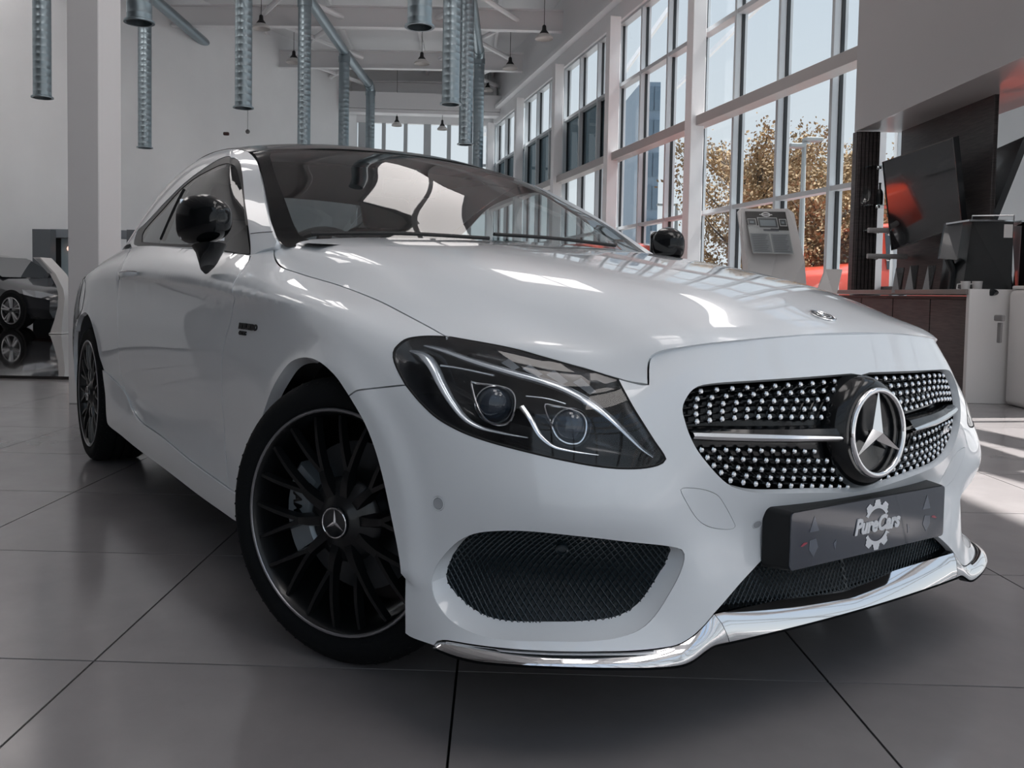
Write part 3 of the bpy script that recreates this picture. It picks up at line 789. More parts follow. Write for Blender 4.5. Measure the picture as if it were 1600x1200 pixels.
LIP_TOP = [(678, 1010), (683, 1004), (691, 1002), (701, 1002.6), (746, 1010), (795, 1015.6), (860, 1019.5), (935, 1020), (990, 1018.6), (1031, 1014.5), (1059, 1009), (1081, 996.6), (1100, 979), (1116, 960)]
B_BOT = [(632.5, 990), (640, 996), (660, 1004), (678, 1010)]

ST = .012
def sp(pts, step=None):
    """smooth run of surface coordinates through traced points"""
    return smooth_path(S1.inv(pts), step or ST)
def join(*runs):
    out = []
    for r in runs:
        for p in r:
            if not out or np.hypot(*(np.array(p) - out[-1])) > 1e-4: out.append(np.array(p))
    if np.hypot(*(out[0] - out[-1])) < 1e-4: out.pop()
    return np.array(out)
def zc0(z, net=None):
    """point on the car's middle line at height z"""
    net = net or S1
    v = np.linspace(net.v[0] - .05, net.v[-1] + .05, 400); P = net.raw(np.zeros(400), v)
    i = np.argmin(np.abs(P[:, 2] - z) + (P[:, 0] < 0) * 9)
    return np.array([0.0, v[i]])

gf = sp(G_FRONT)                              # ends before the middle
hood_mid = zc0(.7835)
grl = sp(GRILLE)
gtop, gbot = zc0(.700), zc0(.464)
grl = grl[grl[:, 0] > .012]
low = sp(LOWIN)
low = low[low[:, 0] > .02]
ltop, lbot = zc0(.352), zc0(.250)
hl_top, hl_in, hl_bot, hl_rear = sp(HL_TOP), sp(HL_IN), sp(HL_BOT), sp(HL_REAR)
arch, seam_fb, bbot, liptop = sp(ARCH), sp(FB_SEAM), sp(B_BOT), sp(LIP_TOP)
glow = sp(G_LOW)

bumper_outer = join([hood_mid], gf[::-1], glow[::-1], hl_in, hl_bot, seam_fb, arch, bbot, liptop, smooth_path([liptop[-1], [.19, lbot[1]], lbot], ST), [lbot])
# lower air intake and grille both open onto the middle line
low_run = join([ltop], low, [liptop[-1]])
bumper_outer = join([hood_mid], gf[::-1], glow[::-1], hl_in, hl_bot, seam_fb, arch, bbot, liptop, low_run[::-1], [gbot], grl[::-1], [gtop])
scoop = smooth_path(S1.inv(SCOOP), ST, closed=True)
intake = smooth_path(S1.inv(INTAKE), ST, closed=True)
# small round features: parking sensors and the tow-hook cover
def circle_uv(pxc, r):
    c = S1.inv([pxc])[0]
    return np.array([c + [r * math.cos(a), r * math.sin(a)] for a in np.linspace(0, 2 * PI, 20, endpoint=False)])
SENS = [circle_uv((684.5, 787), .0135), circle_uv((1183.5, 819.5), .0135)]
TOW = [(1063, 765), (1066, 762.5), (1090, 763), (1108, 767), (1122, 774), (1132, 788), (1145, 812), (1149, 823), (1145, 826.5), (1118, 826), (1102, 821), (1090, 812), (1075, 790)]
tow = smooth_path(S1.inv(TOW), .008, closed=True)

bumper = panel('front_bumper', S1, bumper_outer, holes=[scoop, tow] + SENS, step=.016, m=WHITE, parent=car, centre=True, skirt=.016, hole_skirt=.006)
panel('tow_hook_cover', S1, tow, step=.03, inset=.0012, skirt=.006, off=.0003, m=WHITE, parent=bumper, mirror=True)
for c in SENS:
    panel('parking_sensor', S1, np.array([c.mean(0) + (p - c.mean(0)) * .72 for p in c]), step=.01, inset=0, skirt=.006, off=.0002, m=mat('sensor_grey', (.45, .47, .5), rough=.4, coat=.5), parent=bumper, mirror=True)
    panel('sensor_ring', S1, np.array([c.mean(0) + (p - c.mean(0)) * .96 for p in c]), holes=[np.array([c.mean(0) + (p - c.mean(0)) * .78 for p in c])], step=.01, inset=0, skirt=.004, hole_skirt=.004, off=.0004, m=WHITE, parent=bumper, mirror=True)

def shell_loop(name, net, A, B, dA, dB, m, parent, n_mid=4, mirror=True, closed=True, curve=1.0):
    """ledge lofted between outline A (sunk dA) and outline B (sunk dB) of the same net"""
    n = 96
    def res(L):
        L = np.vstack([L, L[:1]]) if closed else L
        d = np.concatenate([[0], np.cumsum(np.hypot(*np.diff(L, axis=0).T))]); s = np.linspace(0, d[-1], n + 1)
        return np.stack([np.interp(s, d, L[:, 0]), np.interp(s, d, L[:, 1])], 1)
    a, b = res(A), res(B)
    rows = []
    for k in range(n_mid + 1):
        t = k / n_mid
        q = a * (1 - t) + b * t
        dd = dA + (dB - dA) * t ** curve
        P = net.ev(q[:, 0], q[:, 1]); N = net.normal(q[:, 0], q[:, 1])
        N = N * np.sign((N * (P - [0, 0, .5])).sum())
        rows.append(P - N * dd)
    o = MB().grid(rows).build(name, m, parent, angle=60)
    if mirror: MB().grid([r * [1, -1, 1] for r in rows]).build(name, m, parent, angle=60)
    return rows

# fender, door, rear quarter
shf, shr, sill = sp(SHUT_F), sp(SHUT_R), sp(SILL)
gs = sp(G_SIDE)
archf = sp(ARCH_F)
a_back = S1.inv([(-.365, -.89, .42), (-.385, -.88, .30)])
arch_back = smooth_path(np.vstack([archf[-1:], a_back]), ST)
a_top = S1.inv([(391.0, 364), (410, 362.5), (427.5, 362)])
sill_front = S1.inv([(-.389, -.872, .265)])
fender_outer = join(gs, hl_rear[::-1][:0] if False else [hl_rear[-1]], hl_rear[::-1], seam_fb, archf, arch_back, sill_front, sp([(367.6, 769), (357, 762)]), shf[::-1], sp([(391, 399), (410, 390.5), (430, 385)]))
cr_x = np.arange(-3.2, .35, .03)
cr_z = np.interp(cr_x, [-3.3, -2.9, -2.5, -2.1, -1.7, -1.0, -.55, -.2, .05, .25, .45], [.882, .892, .902, .905, .902, .874, .846, .829, .819, .805, .785])
cr_uv = S1.inv(np.stack([cr_x, -np.interp(cr_x, [-3.2, -2.9, -2, 0, .3], [.85, .888, .903, .885, .84]), cr_z], 1))
CRL = [cr_uv, cr_uv - [0, .007], cr_uv - [0, .016]]
fender = panel('fender', S1, fender_outer, lines=CRL, step=.022, m=WHITE, parent=car, skirt=.03, mirror=True)
sill_door = sill[(sill[:, 0] <= shr[-1][0] + 1e-6) & (sill[:, 0] >= shf[-1][0])]
belt = sp([(391, 399), (349.5, 393), (286.7, 386.4), (243, 384.2), (205, 385)])
door_outer = join(shf, sill_door[::-1] if np.hypot(*(sill_door[-1] - shf[-1])) < np.hypot(*(sill_door[0] - shf[-1])) else sill_door, shr[::-1], belt[::-1])
door = panel('door', S1, door_outer, lines=CRL, step=.03, m=WHITE, parent=car, skirt=.014, mirror=True)
# ---- bonnet, roof and glass ("T" nets run from the front backwards; every row goes from the middle outwards)
def ridge(P, u, v, net):
    P = P.copy(); x = P[:, 0]; yk = np.interp(x, [-.65, -.40, -.14, .07, .35, .55], [.715, .684, .650, .612, .545, .50])
    d = np.abs(np.abs(P[:, 1]) - yk); A = np.interp(x, [-.6, -.4, .0, .40], [.006, .009, .008, 0])
    P[:, 2] = P[:, 2] + A * np.exp(-d / .075)
    return P
HOOD = Net([  # columns: distance from the middle; rows: front to back
    [(.760, 0, .752), (.718, 0, .787), (.648, 0, .821), (.50, 0, .872), (.25, 0, .925), (-.02, 0, .966), (-.28, 0, .999), (-.50, 0, 1.022)],
    [(.752, .18, .750), (.710, .18, .784), (.640, .18, .819), (.49, .18, .871), (.24, .18, .925), (-.02, .18, .966), (-.28, .18, .999), (-.50, .18, 1.022)],
    [(.722, .34, .735), (.690, .34, .776), (.615, .34, .809), (.46, .35, .861), (.22, .355, .918), (-.03, .36, .960), (-.29, .37, .995), (-.52, .38, 1.018)],
    [(.675, .45, .715), (.648, .45, .758), (.570, .455, .790), (.41, .475, .841), (.18, .505, .898), (-.05, .525, .942), (-.31, .545, .981), (-.55, .56, 1.010)],
    [(.620, .535, .690), (.575, .53, .735), (.480, .55, .762), (.33, .58, .809), (.12, .625, .862), (-.08, .655, .902), (-.33, .68, .947), (-.58, .68, .992)],
    [(.555, .60, .675), (.500, .595, .730), (.400, .64, .757), (.25, .685, .787), (.07, .715, .828), (-.10, .735, .860), (-.35, .755, .902), (-.62, .765, .960)],
    [(.480, .66, .665), (.420, .66, .715), (.330, .71, .738), (.20, .75, .760), (.03, .775, .795), (-.12, .79, .830), (-.36, .80, .870), (-.65, .80, .915)],
], disp=ridge, sym=3)
HT = [(703, 526), (720, 529), (760, 536), (800, 544), (840, 555), (881, 567), (920, 578), (965.6, 592), (985, 597), (1013, 601)]
def hp(pts): return smooth_path(HOOD.inv(pts), ST)
def hmid(x):
    v = np.linspace(HOOD.v[0], HOOD.v[-1], 500); P = HOOD.raw(np.zeros(500), v)
    return np.array([0.0, v[np.argmin(abs(P[:, 0] - x))]])
REAR_EDGE = [(745, 373), (700, 371.5), (620, 371), (520, 372.5), (440, 375)]
gfh = hp(G_FRONT); re = hp(REAR_EDGE)
hood_outer = join([hmid(.718)], gfh[gfh[:, 0] > .03][::-1], hp(HT[::-1]), hp(G_SIDE[::-1]), hp([(430, 385), (433, 379), (440, 375)]), re[re[:, 0] > .03][::-1], [hmid(-.50)])
rid = [HOOD.inv([(x_, -y_, z_) for x_, y_, z_ in ((-.50, .700, .973), (-.27, .668, .94), (-.03, .632, .90), (.15, .594, .865), (.33, .55, .83))])]
hood = panel('bonnet', HOOD, hood_outer, lines=rid, step=.022, m=WHITE, parent=car, centre=True, skirt=.02)

# side frame (pillars and roof rail) and the glass behind it
SIDE = Net([
    [(-.560, .757, .970), (-.631, .757, 1.006), (-.80, .723, 1.105), (-1.00, .668, 1.216), (-1.19, .618, 1.303), (-1.36, .594, 1.360)],
    [(-.70, .812, .930), (-.76, .797, .983), (-.93, .765, 1.090), (-1.10, .718, 1.205), (-1.27, .664, 1.308), (-1.44, .600, 1.376)],
    [(-.95, .820, .940), (-.98, .805, 1.000), (-1.08, .768, 1.110), (-1.20, .720, 1.235), (-1.34, .662, 1.336), (-1.52, .598, 1.388)],
    [(-1.35, .825, .960), (-1.35, .808, 1.020), (-1.38, .768, 1.145), (-1.42, .712, 1.270), (-1.50, .650, 1.360), (-1.63, .595, 1.398)],
    [(-1.80, .828, .975), (-1.80, .808, 1.035), (-1.80, .765, 1.155), (-1.80, .710, 1.278), (-1.80, .648, 1.368), (-1.80, .592, 1.404)],
    [(-2.25, .815, .990), (-2.25, .792, 1.050), (-2.23, .752, 1.150), (-2.20, .700, 1.255), (-2.16, .640, 1.345), (-2.12, .588, 1.388)],
    [(-2.62, .785, 1.000), (-2.62, .752, 1.060), (-2.60, .722, 1.120), (-2.57, .683, 1.195), (-2.52, .628, 1.290), (-2.48, .580, 1.340)],
    [(-2.95, .745, .990), (-2.95, .705, 1.040), (-2.94, .680, 1.070), (-2.92, .655, 1.115), (-2.90, .612, 1.185), (-2.86, .570, 1.238)],
    [(-3.30, .690, .975), (-3.30, .655, 1.010), (-3.30, .635, 1.030), (-3.29, .615, 1.050), (-3.28, .590, 1.075), (-3.26, .555, 1.100)],
])
def dp(pts, closed=False, step=None): return smooth_path(SIDE.inv(pts), step or ST, closed)
TRIM = [(391.5, 398), (391.7, 389), (389, 360), (386, 337), (380, 285), (378, 268), (374.4, 253.5), (368, 247), (360, 245), (339, 250), (313, 266.6), (287, 287), (254, 319.7), (228, 348), (213, 363), (208.7, 378), (215, 384.7)]
TRIM_B = [(215, 384.7), (243, 384), (286.7, 386.4), (349.5, 393), (391.5, 398)]
trim = join(dp(TRIM), dp(TRIM_B))
GLASS = [(384, 358.7), (380, 317.5), (373, 276), (367, 259), (356, 254.7), (330, 263), (291, 287), (254, 326), (222.7, 363), (220.6, 378)]
GLASS_B = [(220.6, 378), (243, 380), (286.7, 382), (349.5, 388.5), (387, 393)]
gl = join(dp(GLASS), dp(GLASS_B), dp([(387, 393), (384, 358.7)]))
A_IN = [(430, 372), (425.5, 362), (419, 340), (413.5, 315), (409, 285), (406, 262), (403.5, 245), (400, 235), (394, 228)]
_a0 = SIDE.inv([(-.612, -.757, .996)])[0]
a_in = smooth_path([[0.0, _a0[1]], [0.0, SIDE.v[-1]]], .02)
rail_pts = SIDE.inv([(-1.44, -.600, 1.376), (-1.63, -.595, 1.398), (-1.80, -.592, 1.404), (-2.12, -.588, 1.388), (-2.48, -.580, 1.340), (-2.86, -.570, 1.238), (-3.24, -.557, 1.100), (-3.29, -.62, 1.045), (-3.30, -.66, 1.005)])
rail = smooth_path(rail_pts, .02)
quarter_bot = smooth_path(SIDE.inv([(-3.30, -.66, 1.005), (-3.0, -.70, 1.035), (-2.7, -.745, 1.05), (-2.4, -.78, 1.05)]), .02)
qb2 = dp([(213, 386.5), (243, 385.5), (286.7, 388), (349.5, 394.5), (391.5, 400)])
abase = dp([(391.5, 400), (391, 365), (410, 363), (427.5, 362.5)])
side_outer = join(a_in, rail, quarter_bot, dp([(206, 388), (213, 386.5)])[1:] , qb2, dp([(391.5, 400), (410, 391), (430, 385.5)]))
side = panel('side_frame', SIDE, side_outer, holes=[trim], step=.03, inset=.001, skirt=.02, hole_skirt=.012, m=WHITE, parent=car, mirror=True)
wt = panel('window_trim', SIDE, shrink(trim, .001), holes=[gl], step=.02, inset=0, skirt=.01, off=-.002, m=mat('trim_black', (.008, .009, .010), rough=.38), parent=side, mirror=True)
SGL = glass_mat('car_side_glass', (.66, .70, .71), refl=1.0)
sm_ = MB(); sm_.tube(SIDE.on([(391.5, 365), (400, 364), (410, 363), (426, 362)], -.0002), .0011, n=4); sm_.build('panel_seam', SEAM, side)
# the side glass is split by the thin pillar behind the door
def split_u(L, p, q):
    """cut polygon L by the line p-q, return both halves"""
    def clip(sg):
        out = []
        for i in range(len(L)):
            a, b = L[i], L[(i + 1) % len(L)]
            fa = sg * ((q[0] - p[0]) * (a[1] - p[1]) - (q[1] - p[1]) * (a[0] - p[0])); fb = sg * ((q[0] - p[0]) * (b[1] - p[1]) - (q[1] - p[1]) * (b[0] - p[0]))
            if fa >= 0: out.append(a)
            if fa * fb < 0: out.append(a + (b - a) * fa / (fa - fb))
        return np.array(out)
    return clip(1), clip(-1)
pq = SIDE.inv([(285.6, 296), (248.8, 375)])
for k, L in enumerate(split_u(gl, pq[0], pq[1])):
    panel('side_glass', SIDE, L, step=.06, inset=.0015, skirt=.003, off=-.004, m=SGL, parent=car, mirror=True)
pil = MB(); P = SIDE.ev(np.linspace(pq[0][0], pq[1][0], 8), np.linspace(pq[0][1], pq[1][1], 8)); pil.tube([p + [0, .012, 0] for p in P], .012, n=6)
pil.build('glass_pillar', BLACKMATT, car)

WS = Net([
    [(-.42, 0, .985), (-.50, 0, 1.022), (-.76, 0, 1.158), (-1.04, 0, 1.292), (-1.26, 0, 1.386), (-1.37, 0, 1.418)],
    [(-.44, .25, .982), (-.52, .25, 1.020), (-.775, .24, 1.155), (-1.05, .22, 1.288), (-1.265, .21, 1.381), (-1.38, .21, 1.414)],
    [(-.47, .50, .978), (-.55, .50, 1.012), (-.80, .475, 1.145), (-1.065, .435, 1.274), (-1.275, .40, 1.368), (-1.39, .40, 1.400)],
    [(-.51, .66, .972), (-.59, .655, 1.000), (-.82, .625, 1.130), (-1.075, .575, 1.258), (-1.285, .525, 1.355), (-1.40, .51, 1.385)],
    [(-.54, .745, .970), (-.62, .745, .995), (-.82, .708, 1.113), (-1.07, .640, 1.240), (-1.28, .592, 1.338), (-1.39, .575, 1.366)],
], sym=3)
ws_edge = WS.u[-1]
def wmid(x):
    v = np.linspace(WS.v[0], WS.v[-1], 500); P = WS.raw(np.zeros(500), v)
    return np.array([0.0, v[np.argmin(abs(P[:, 0] - x))]])
vb, vt = wmid(-.455)[1], wmid(-1.31)[1]
full = np.array([[0, vb], [ws_edge * .5, vb], [ws_edge, vb], [ws_edge, (vb + vt) / 2], [ws_edge, vt], [ws_edge * .5, vt], [0, vt]])
def pathuv(pts, step=.03):
    out = []
    for a, b in zip(pts[:-1], pts[1:]):
        out.append(smooth_path([a, b], step))
    return join(*out)
full = pathuv(full)
e2 = ws_edge - .055
r = .07
inner = join(pathuv([[0, vb + .035], [e2 - r, vb + .035]]), smooth_path([[e2 - r, vb + .035], [e2 - .02, vb + .055], [e2, vb + .035 + r]], .01),
             pathuv([[e2, vb + .035 + r], [e2, vt - .05 - r]]), smooth_path([[e2, vt - .05 - r], [e2 - .02, vt - .065], [e2 - r, vt - .05]], .01), pathuv([[e2 - r, vt - .05], [0, vt - .05]]))
WGL = glass_mat('windscreen_glass', (.74, .79, .79), refl=1.0)
panel('windscreen', WS, inner, step=.05, inset=0, skirt=0, m=WGL, parent=car, centre=True)
border = join(full, inner[::-1])
panel('windscreen_border', WS, border, step=.03, inset=0, skirt=0, m=BLACKGLOSS, parent=car, centre=True)

ROOF = Net([
    [(-1.26, 0, 1.386), (-1.36, 0, 1.417), (-1.58, 0, 1.449), (-1.90, 0, 1.458), (-2.20, 0, 1.436), (-2.46, 0, 1.386)],
    [(-1.265, .25, 1.380), (-1.37, .25, 1.413), (-1.59, .25, 1.445), (-1.91, .25, 1.454), (-2.20, .25, 1.432), (-2.45, .25, 1.383)],
    [(-1.28, .45, 1.362), (-1.39, .45, 1.393), (-1.62, .45, 1.428), (-1.92, .45, 1.436), (-2.20, .44, 1.414), (-2.43, .43, 1.370)],
    [(-1.30, .590, 1.344), (-1.41, .600, 1.371), (-1.64, .594, 1.400), (-1.93, .590, 1.406), (-2.20, .585, 1.382), (-2.42, .580, 1.346)],
], sym=2)
def rect_uv(net, v0, v1, u1=None, step=.04):
    u1 = u1 if u1 is not None else net.u[-1]
    return pathuv([[0, v0], [u1, v0], [u1, v1], [0, v1]], step)
panel('roof_panel', ROOF, rect_uv(ROOF, .045, ROOF.v[-1]), step=.05, inset=.001, skirt=.012, off=.001, m=BLACKGLOSS, parent=car, centre=True)
RW = Net([
    [(-2.45, 0, 1.388), (-2.70, 0, 1.295), (-2.98, 0, 1.155), (-3.20, 0, 1.050)],
    [(-2.44, .25, 1.385), (-2.69, .25, 1.292), (-2.97, .25, 1.152), (-3.19, .25, 1.048)],
    [(-2.42, .45, 1.370), (-2.66, .45, 1.275), (-2.95, .46, 1.142), (-3.18, .47, 1.042)],
    [(-2.41, .575, 1.346), (-2.66, .57, 1.290), (-2.96, .57, 1.165), (-3.22, .60, 1.045)],
], sym=2)
panel('rear_window', RW, rect_uv(RW, 0, RW.v[-1]), step=.06, inset=0, skirt=0, m=glass_mat('rear_glass', (.25, .27, .28), refl=1.3), parent=car, centre=True)
DECK = Net([
    [(-3.16, 0, 1.062), (-3.40, 0, 1.045), (-3.62, 0, 1.030), (-3.79, 0, 1.035)],
    [(-3.16, .25, 1.060), (-3.40, .25, 1.043), (-3.60, .25, 1.026), (-3.76, .25, 1.028)],
    [(-3.18, .45, 1.050), (-3.38, .45, 1.030), (-3.54, .45, 1.012), (-3.68, .44, 1.005)],
    [(-3.20, .66, 1.015), (-3.34, .66, 1.000), (-3.46, .64, .990), (-3.56, .62, .978)],
], sym=2)
panel('boot_lid', DECK, rect_uv(DECK, 0, DECK.v[-1]), step=.06, inset=0, skirt=.02, m=WHITE, parent=car, centre=True)

# rear quarter and rear bumper (they continue the lower body net)
arch_r = sp(ARCH_R)
ar3 = smooth_path(S1.inv([(-3.06, -.905, .655), (-3.16, -.90, .57), (-3.22, -.89, .45), (-3.235, -.88, .34), (-3.23, -.87, .26)]), ST)
sill_r = sill[sill[:, 0] >= shr[-1][0] - 1e-6]
uend = S1.u[-1]
vtop = S1.v[-1]
top_run = S1.inv([(-3.75, -.24, .98), (-3.67, -.45, .975), (-3.52, -.61, .975), (-3.28, -.69, .99), (-2.9, -.745, 1.02), (-2.6, -.775, 1.03), (-2.35, -.795, 1.03)])
quarter_outer = join([[uend, vtop]], smooth_path(top_run, .03), belt[::-1][:0], dp([(0, 0)])[:0] if False else shr, sill[(sill[:, 0] > shr[-1][0])][::1] if sill[-1][0] > sill[0][0] else sill[(sill[:, 0] > shr[-1][0])][::-1], arch_r[::-1], ar3, smooth_path(S1.inv([(-3.23, -.87, .26), (-3.62, -.76, .26), (-3.81, -.56, .27), (-3.90, -.01, .28)]), .03), [[uend, S1.v[0]]])
quarter = panel('rear_quarter', S1, quarter_outer, step=.035, m=WHITE, parent=car, skirt=.02, mirror=True)
# side skirt
sk_bot = sp([(169, 656), (170, 661), (192, 680), (215, 699), (290, 755), (366, 810)])
sk_front = S1.inv([(-.45, -.865, .200), (-.40, -.865, .205), (-.385, -.868, .262)])
sk_top = sill if sill[0][0] < sill[-1][0] else sill[::-1]
sk_top = sk_top[sk_top[:, 0] < 9e9]
skirt_outer = join(sk_front, sk_top, sp([(162, 578), (163, 588), (167, 621), (169, 656)]), sk_bot)
panel('side_skirt', S1, skirt_outer, step=.025, m=WHITE, parent=car, off=.006, skirt=.03, inset=.0005, mirror=True)
# ---- dark inner shell behind the grille, the intakes and the lamps
inn = MB()
uu = np.linspace(-S1.u[-1] * 0 + 0, 1.05, 26); vv = np.linspace(S1.v[0] + .03, S1.v[-1] - .03, 14)
rows = [S1.sunk(np.full(len(vv), u), vv, .11) for u in uu]
inn.grid(rows); inn.grid([r * [1, -1, 1] for r in rows])
inn.build('inner_shell', DARK, car)

def pset(net, uv, d=0.0):
    uv = np.array(uv); return net.sunk(uv[:, 0], uv[:, 1], d)

# ---- grille
GB = MB()
gpoly = join([gtop], grl, [gbot])
# (outline of the near half; widened a little behind the opening)
def fill(net, poly, step, d, spacing=None):
    """flat-ish insert following the surface at depth d"""
    O = np.array(poly); lo, hi = O.min(0), O.max(0)
    g = np.array([(a, b) for a in np.arange(lo[0] + step / 2, hi[0], step) for b in np.arange(lo[1] + step / 2, hi[1], step)])
    g = g[inside(O, g)]
    P = np.vstack([O, g]); n = len(O)
    vs, es, fs, *_ = delaunay_2d_cdt([Vector(p) for p in P], [(i, (i + 1) % n) for i in range(n)], [], 0, 1e-7)
    W = np.array([[p.x, p.y] for p in vs]); F = [tuple(f) for f in fs if inside(O, W[list(f)].mean(0)[None])[0]]
    return net.sunk(W[:, 0], W[:, 1], d), F
def tri_mesh(name, parts, m, parent, thick=0.0):
    V = []; F = []
    for P, f in parts:
        b = len(V); V += [tuple(p) for p in P]; F += [tuple(i + b for i in t) for t in f]
    me = bpy.data.meshes.new(name); me.from_pydata(V, [], F); me.update()
    return link(name, me, m, parent)
P, F = fill(S1, shrink(gpoly, -.004, lambda p: abs(p[0]) < 1e-6), .03, .040)
grille = tri_mesh('radiator_grille', [(P, F), (P * [1, -1, 1], [f[::-1] for f in F])], BLACKGLOSS, car)

# studs on ribs: (first pixel, last pixel, number) for each row of the near half
ROWS = [((1094, 612), (1318.6, 594.6), 12), ((1088.4, 624), (1300.7, 610), 12), ((1086, 636), (1291.4, 624.5), 12), ((1086.6, 647.6), (1285.7, 639.4), 12), ((1088, 659), (1281.3, 652.5), 12),
        ((1095, 702.4), (1270.7, 705), 11), ((1104, 714.5), (1290, 719.6), 12), ((1114, 727), (1299, 733.5), 12), ((1125.5, 738), (1312, 747), 12), ((1140, 750), (1335, 760), 13)]
sb = MB(); sb.lathe([(.0001, .0036), (.0036, .0034), (.0060, .0012), (.0060, -.003)], n=6, caps=False)
stud_mesh = sb.mesh('grille_stud'); stud_mesh.materials.append(SATIN); stud_mesh.shade_flat()
ribs = MB(); studs = []
for a, b, n in ROWS:
    q = S1.inv([a, b], .018)
    u = np.linspace(q[0][0], q[1][0], n); v = np.linspace(q[0][1], q[1][1], n)
    Pn = S1.sunk(u, v, .016); Nn = S1.normal(u, v)
    studs.append((u, v, Pn))
    for p, nn in zip(Pn, Nn):
        for sy in (1, -1):
            if sy < 0 and abs(p[1]) < .004: continue
            o = bpy.data.objects.new('grille_stud', stud_mesh); COL.objects.link(o); o.parent = grille
            k = Vector((1.0, nn[1] * .35 * sy, .05)).normalized()
            o.matrix_local = Matrix.Translation(Vector((p[0], p[1] * sy, p[2]))) @ k.to_track_quat('Z', 'Y').to_matrix().to_4x4()
    Pr = S1.sunk(np.linspace(q[0][0] + .03, q[1][0], 24), np.linspace(q[0][1], q[1][1], 24), .026)
    for s_ in (1, -1): ribs.tube(Pr * [1, s_, 1], .0028, n=6)
# slanted bars joining the rows
for rows_ in (studs[:5], studs[5:]):
    for r0, r1 in zip(rows_[:-1], rows_[1:]):
        for i in range(min(len(r0[0]), len(r1[0]))):
            a = S1.sunk([r0[0][i]], [r0[1][i]], .026)[0]; b = S1.sunk([r1[0][i]], [r1[1][i]], .026)[0]
            for s_ in (1, -1): ribs.tube([a * [1, s_, 1], b * [1, s_, 1]], .0024, n=5)
ribs.build('grille_rib', BLACKGLOSS, grille)

# crossbar: black wing with a silver blade, one on each side of the star
LA = np.array([(1084, 681), (1120, 682.5), (1180, 684), (1240, 685), (1306, 684.5)], float)
q = S1.inv(LA, .004)
bp = S1.sunk(q[:, 0], q[:, 1], np.array([.006, .002, -.002, -.006, -.010])[:, None])
for s_ in (1, -1):
    mb = MB(); rows = []
    for i, p in enumerate(bp):
        p = p * [1, s_, 1]; h = (.0065, .0075, .0075, .0065, .0035)[i]
        rows.append([p + [-.012, 0, h], p + [0, 0, h * .9], p + [.004, 0, 0], p + [.001, 0, -h * .8], p + [-.012, 0, -h]])
    mb.grid(rows); mb.build('grille_blade', SATIN, grille, angle=30)
    mb = MB(); rows = []
    for i, p in enumerate(bp):
        p = p * [1, s_, 1]; h = (.012, .016, .018, .020, .022)[i]
        rows.append([p + [-.035, 0, h], p + [-.012, 0, h * .8], p + [-.004, 0, .006], p + [-.004, 0, -.007], p + [-.02, 0, -.011], p + [-.035, 0, -.012]])
    mb.grid(rows); mb.build('grille_wing', BLACKGLOSS, grille, angle=30)

STARC = Vector((.790, 0, .586))
MS = Matrix.Translation(STARC) @ Matrix.Rotation(math.radians(90 - 3), 4, 'Y')      # local z forward, local x down
dome = MB().lathe([(.124, -.060), (.118, -.040), (.112, -.022), (.103, -.010), (.093, -.006), (.088, -.012), (.0001, -.020)], MS, n=48, caps=False)
dome.build('star_surround', BLACKGLOSS, grille)
def star(mb, M, R, w, h):
    """three-pointed star: faceted arms rising to a ridge (M: local z towards the viewer, local -x up)"""
    top = Vector((0, 0, h))
    for k in range(3):
        a = PI + k * 2 * PI / 3
        tip = Vector((math.cos(a) * R, math.sin(a) * R, h * .35))
        l = Vector((math.cos(a + PI / 3) * w, math.sin(a + PI / 3) * w, 0)); r_ = Vector((math.cos(a - PI / 3) * w, math.sin(a - PI / 3) * w, 0))
        for tri in ((top, tip, l), (top, r_, tip)):
            mb.bm.faces.new([mb.bm.verts.new(M @ p) for p in tri])
    return mb
st = star(MB(), MS, .088, .017, .013)
st.build('star_emblem', CHROME, grille, smooth=False, normals=False)
rg = MB(); rg.tube([MS @ Vector((math.cos(a) * .0865, math.sin(a) * .0865, .002)) for a in np.linspace(0, 2 * PI, 64, endpoint=False)], .0062, n=12, closed=True)
rg.build('star_ring', CHROME, grille)

def text_mesh(s, size, depth=.002, shear=0.0, bold=0.0, space=1.0):
    cu = bpy.data.curves.new('txt', 'FONT'); cu.body = s; cu.size = size; cu.extrude = depth; cu.shear = shear; cu.offset = bold
    cu.align_x = 'CENTER'; cu.align_y = 'CENTER'; cu.space_character = space; cu.resolution_u = 3
    t = bpy.data.objects.new('txt', cu); COL.objects.link(t)
    dg = bpy.context.evaluated_depsgraph_get(); dg.update()
    me = bpy.data.meshes.new_from_object(t.evaluated_get(dg)); bpy.data.objects.remove(t); bpy.data.curves.remove(cu)
    return me
def text(name, s, size, M, m, parent, width=None, **k):
    """lettering in local xy of M (x reading direction, y up, z towards the reader)"""
    me = text_mesh(s, size, **k)
    if width:
        xs = [v.co.x for v in me.vertices]; f = width / (max(xs) - min(xs)); me.transform(Matrix.Diagonal((f, 1, 1, 1)))
    me.transform(M); me.materials.clear(); me.materials.append(m)
    o = bpy.data.objects.new(name, me); COL.objects.link(o); o.parent = parent
    return o
def frame(o, xdir, up):
    x = Vector(xdir).normalized(); z = x.cross(Vector(up)).normalized(); y = z.cross(x)
    M = Matrix((x, y, z)).transposed().to_4x4(); M.translation = Vector(o); return M
# 'AMG' on the far side of the grille
a = S1.sunk([S1.inv([(.75, -.335, .563)], .0)[0][0]], [S1.inv([(.75, -.335, .563)])[0][1]], .006)[0] * [1, -1, 1]
text('grille_badge', 'AMG', .024, frame(a, (-.30, .95, 0), (0, 0, 1)), CHROME, grille, width=.062, shear=.25, bold=.0008, depth=.002)

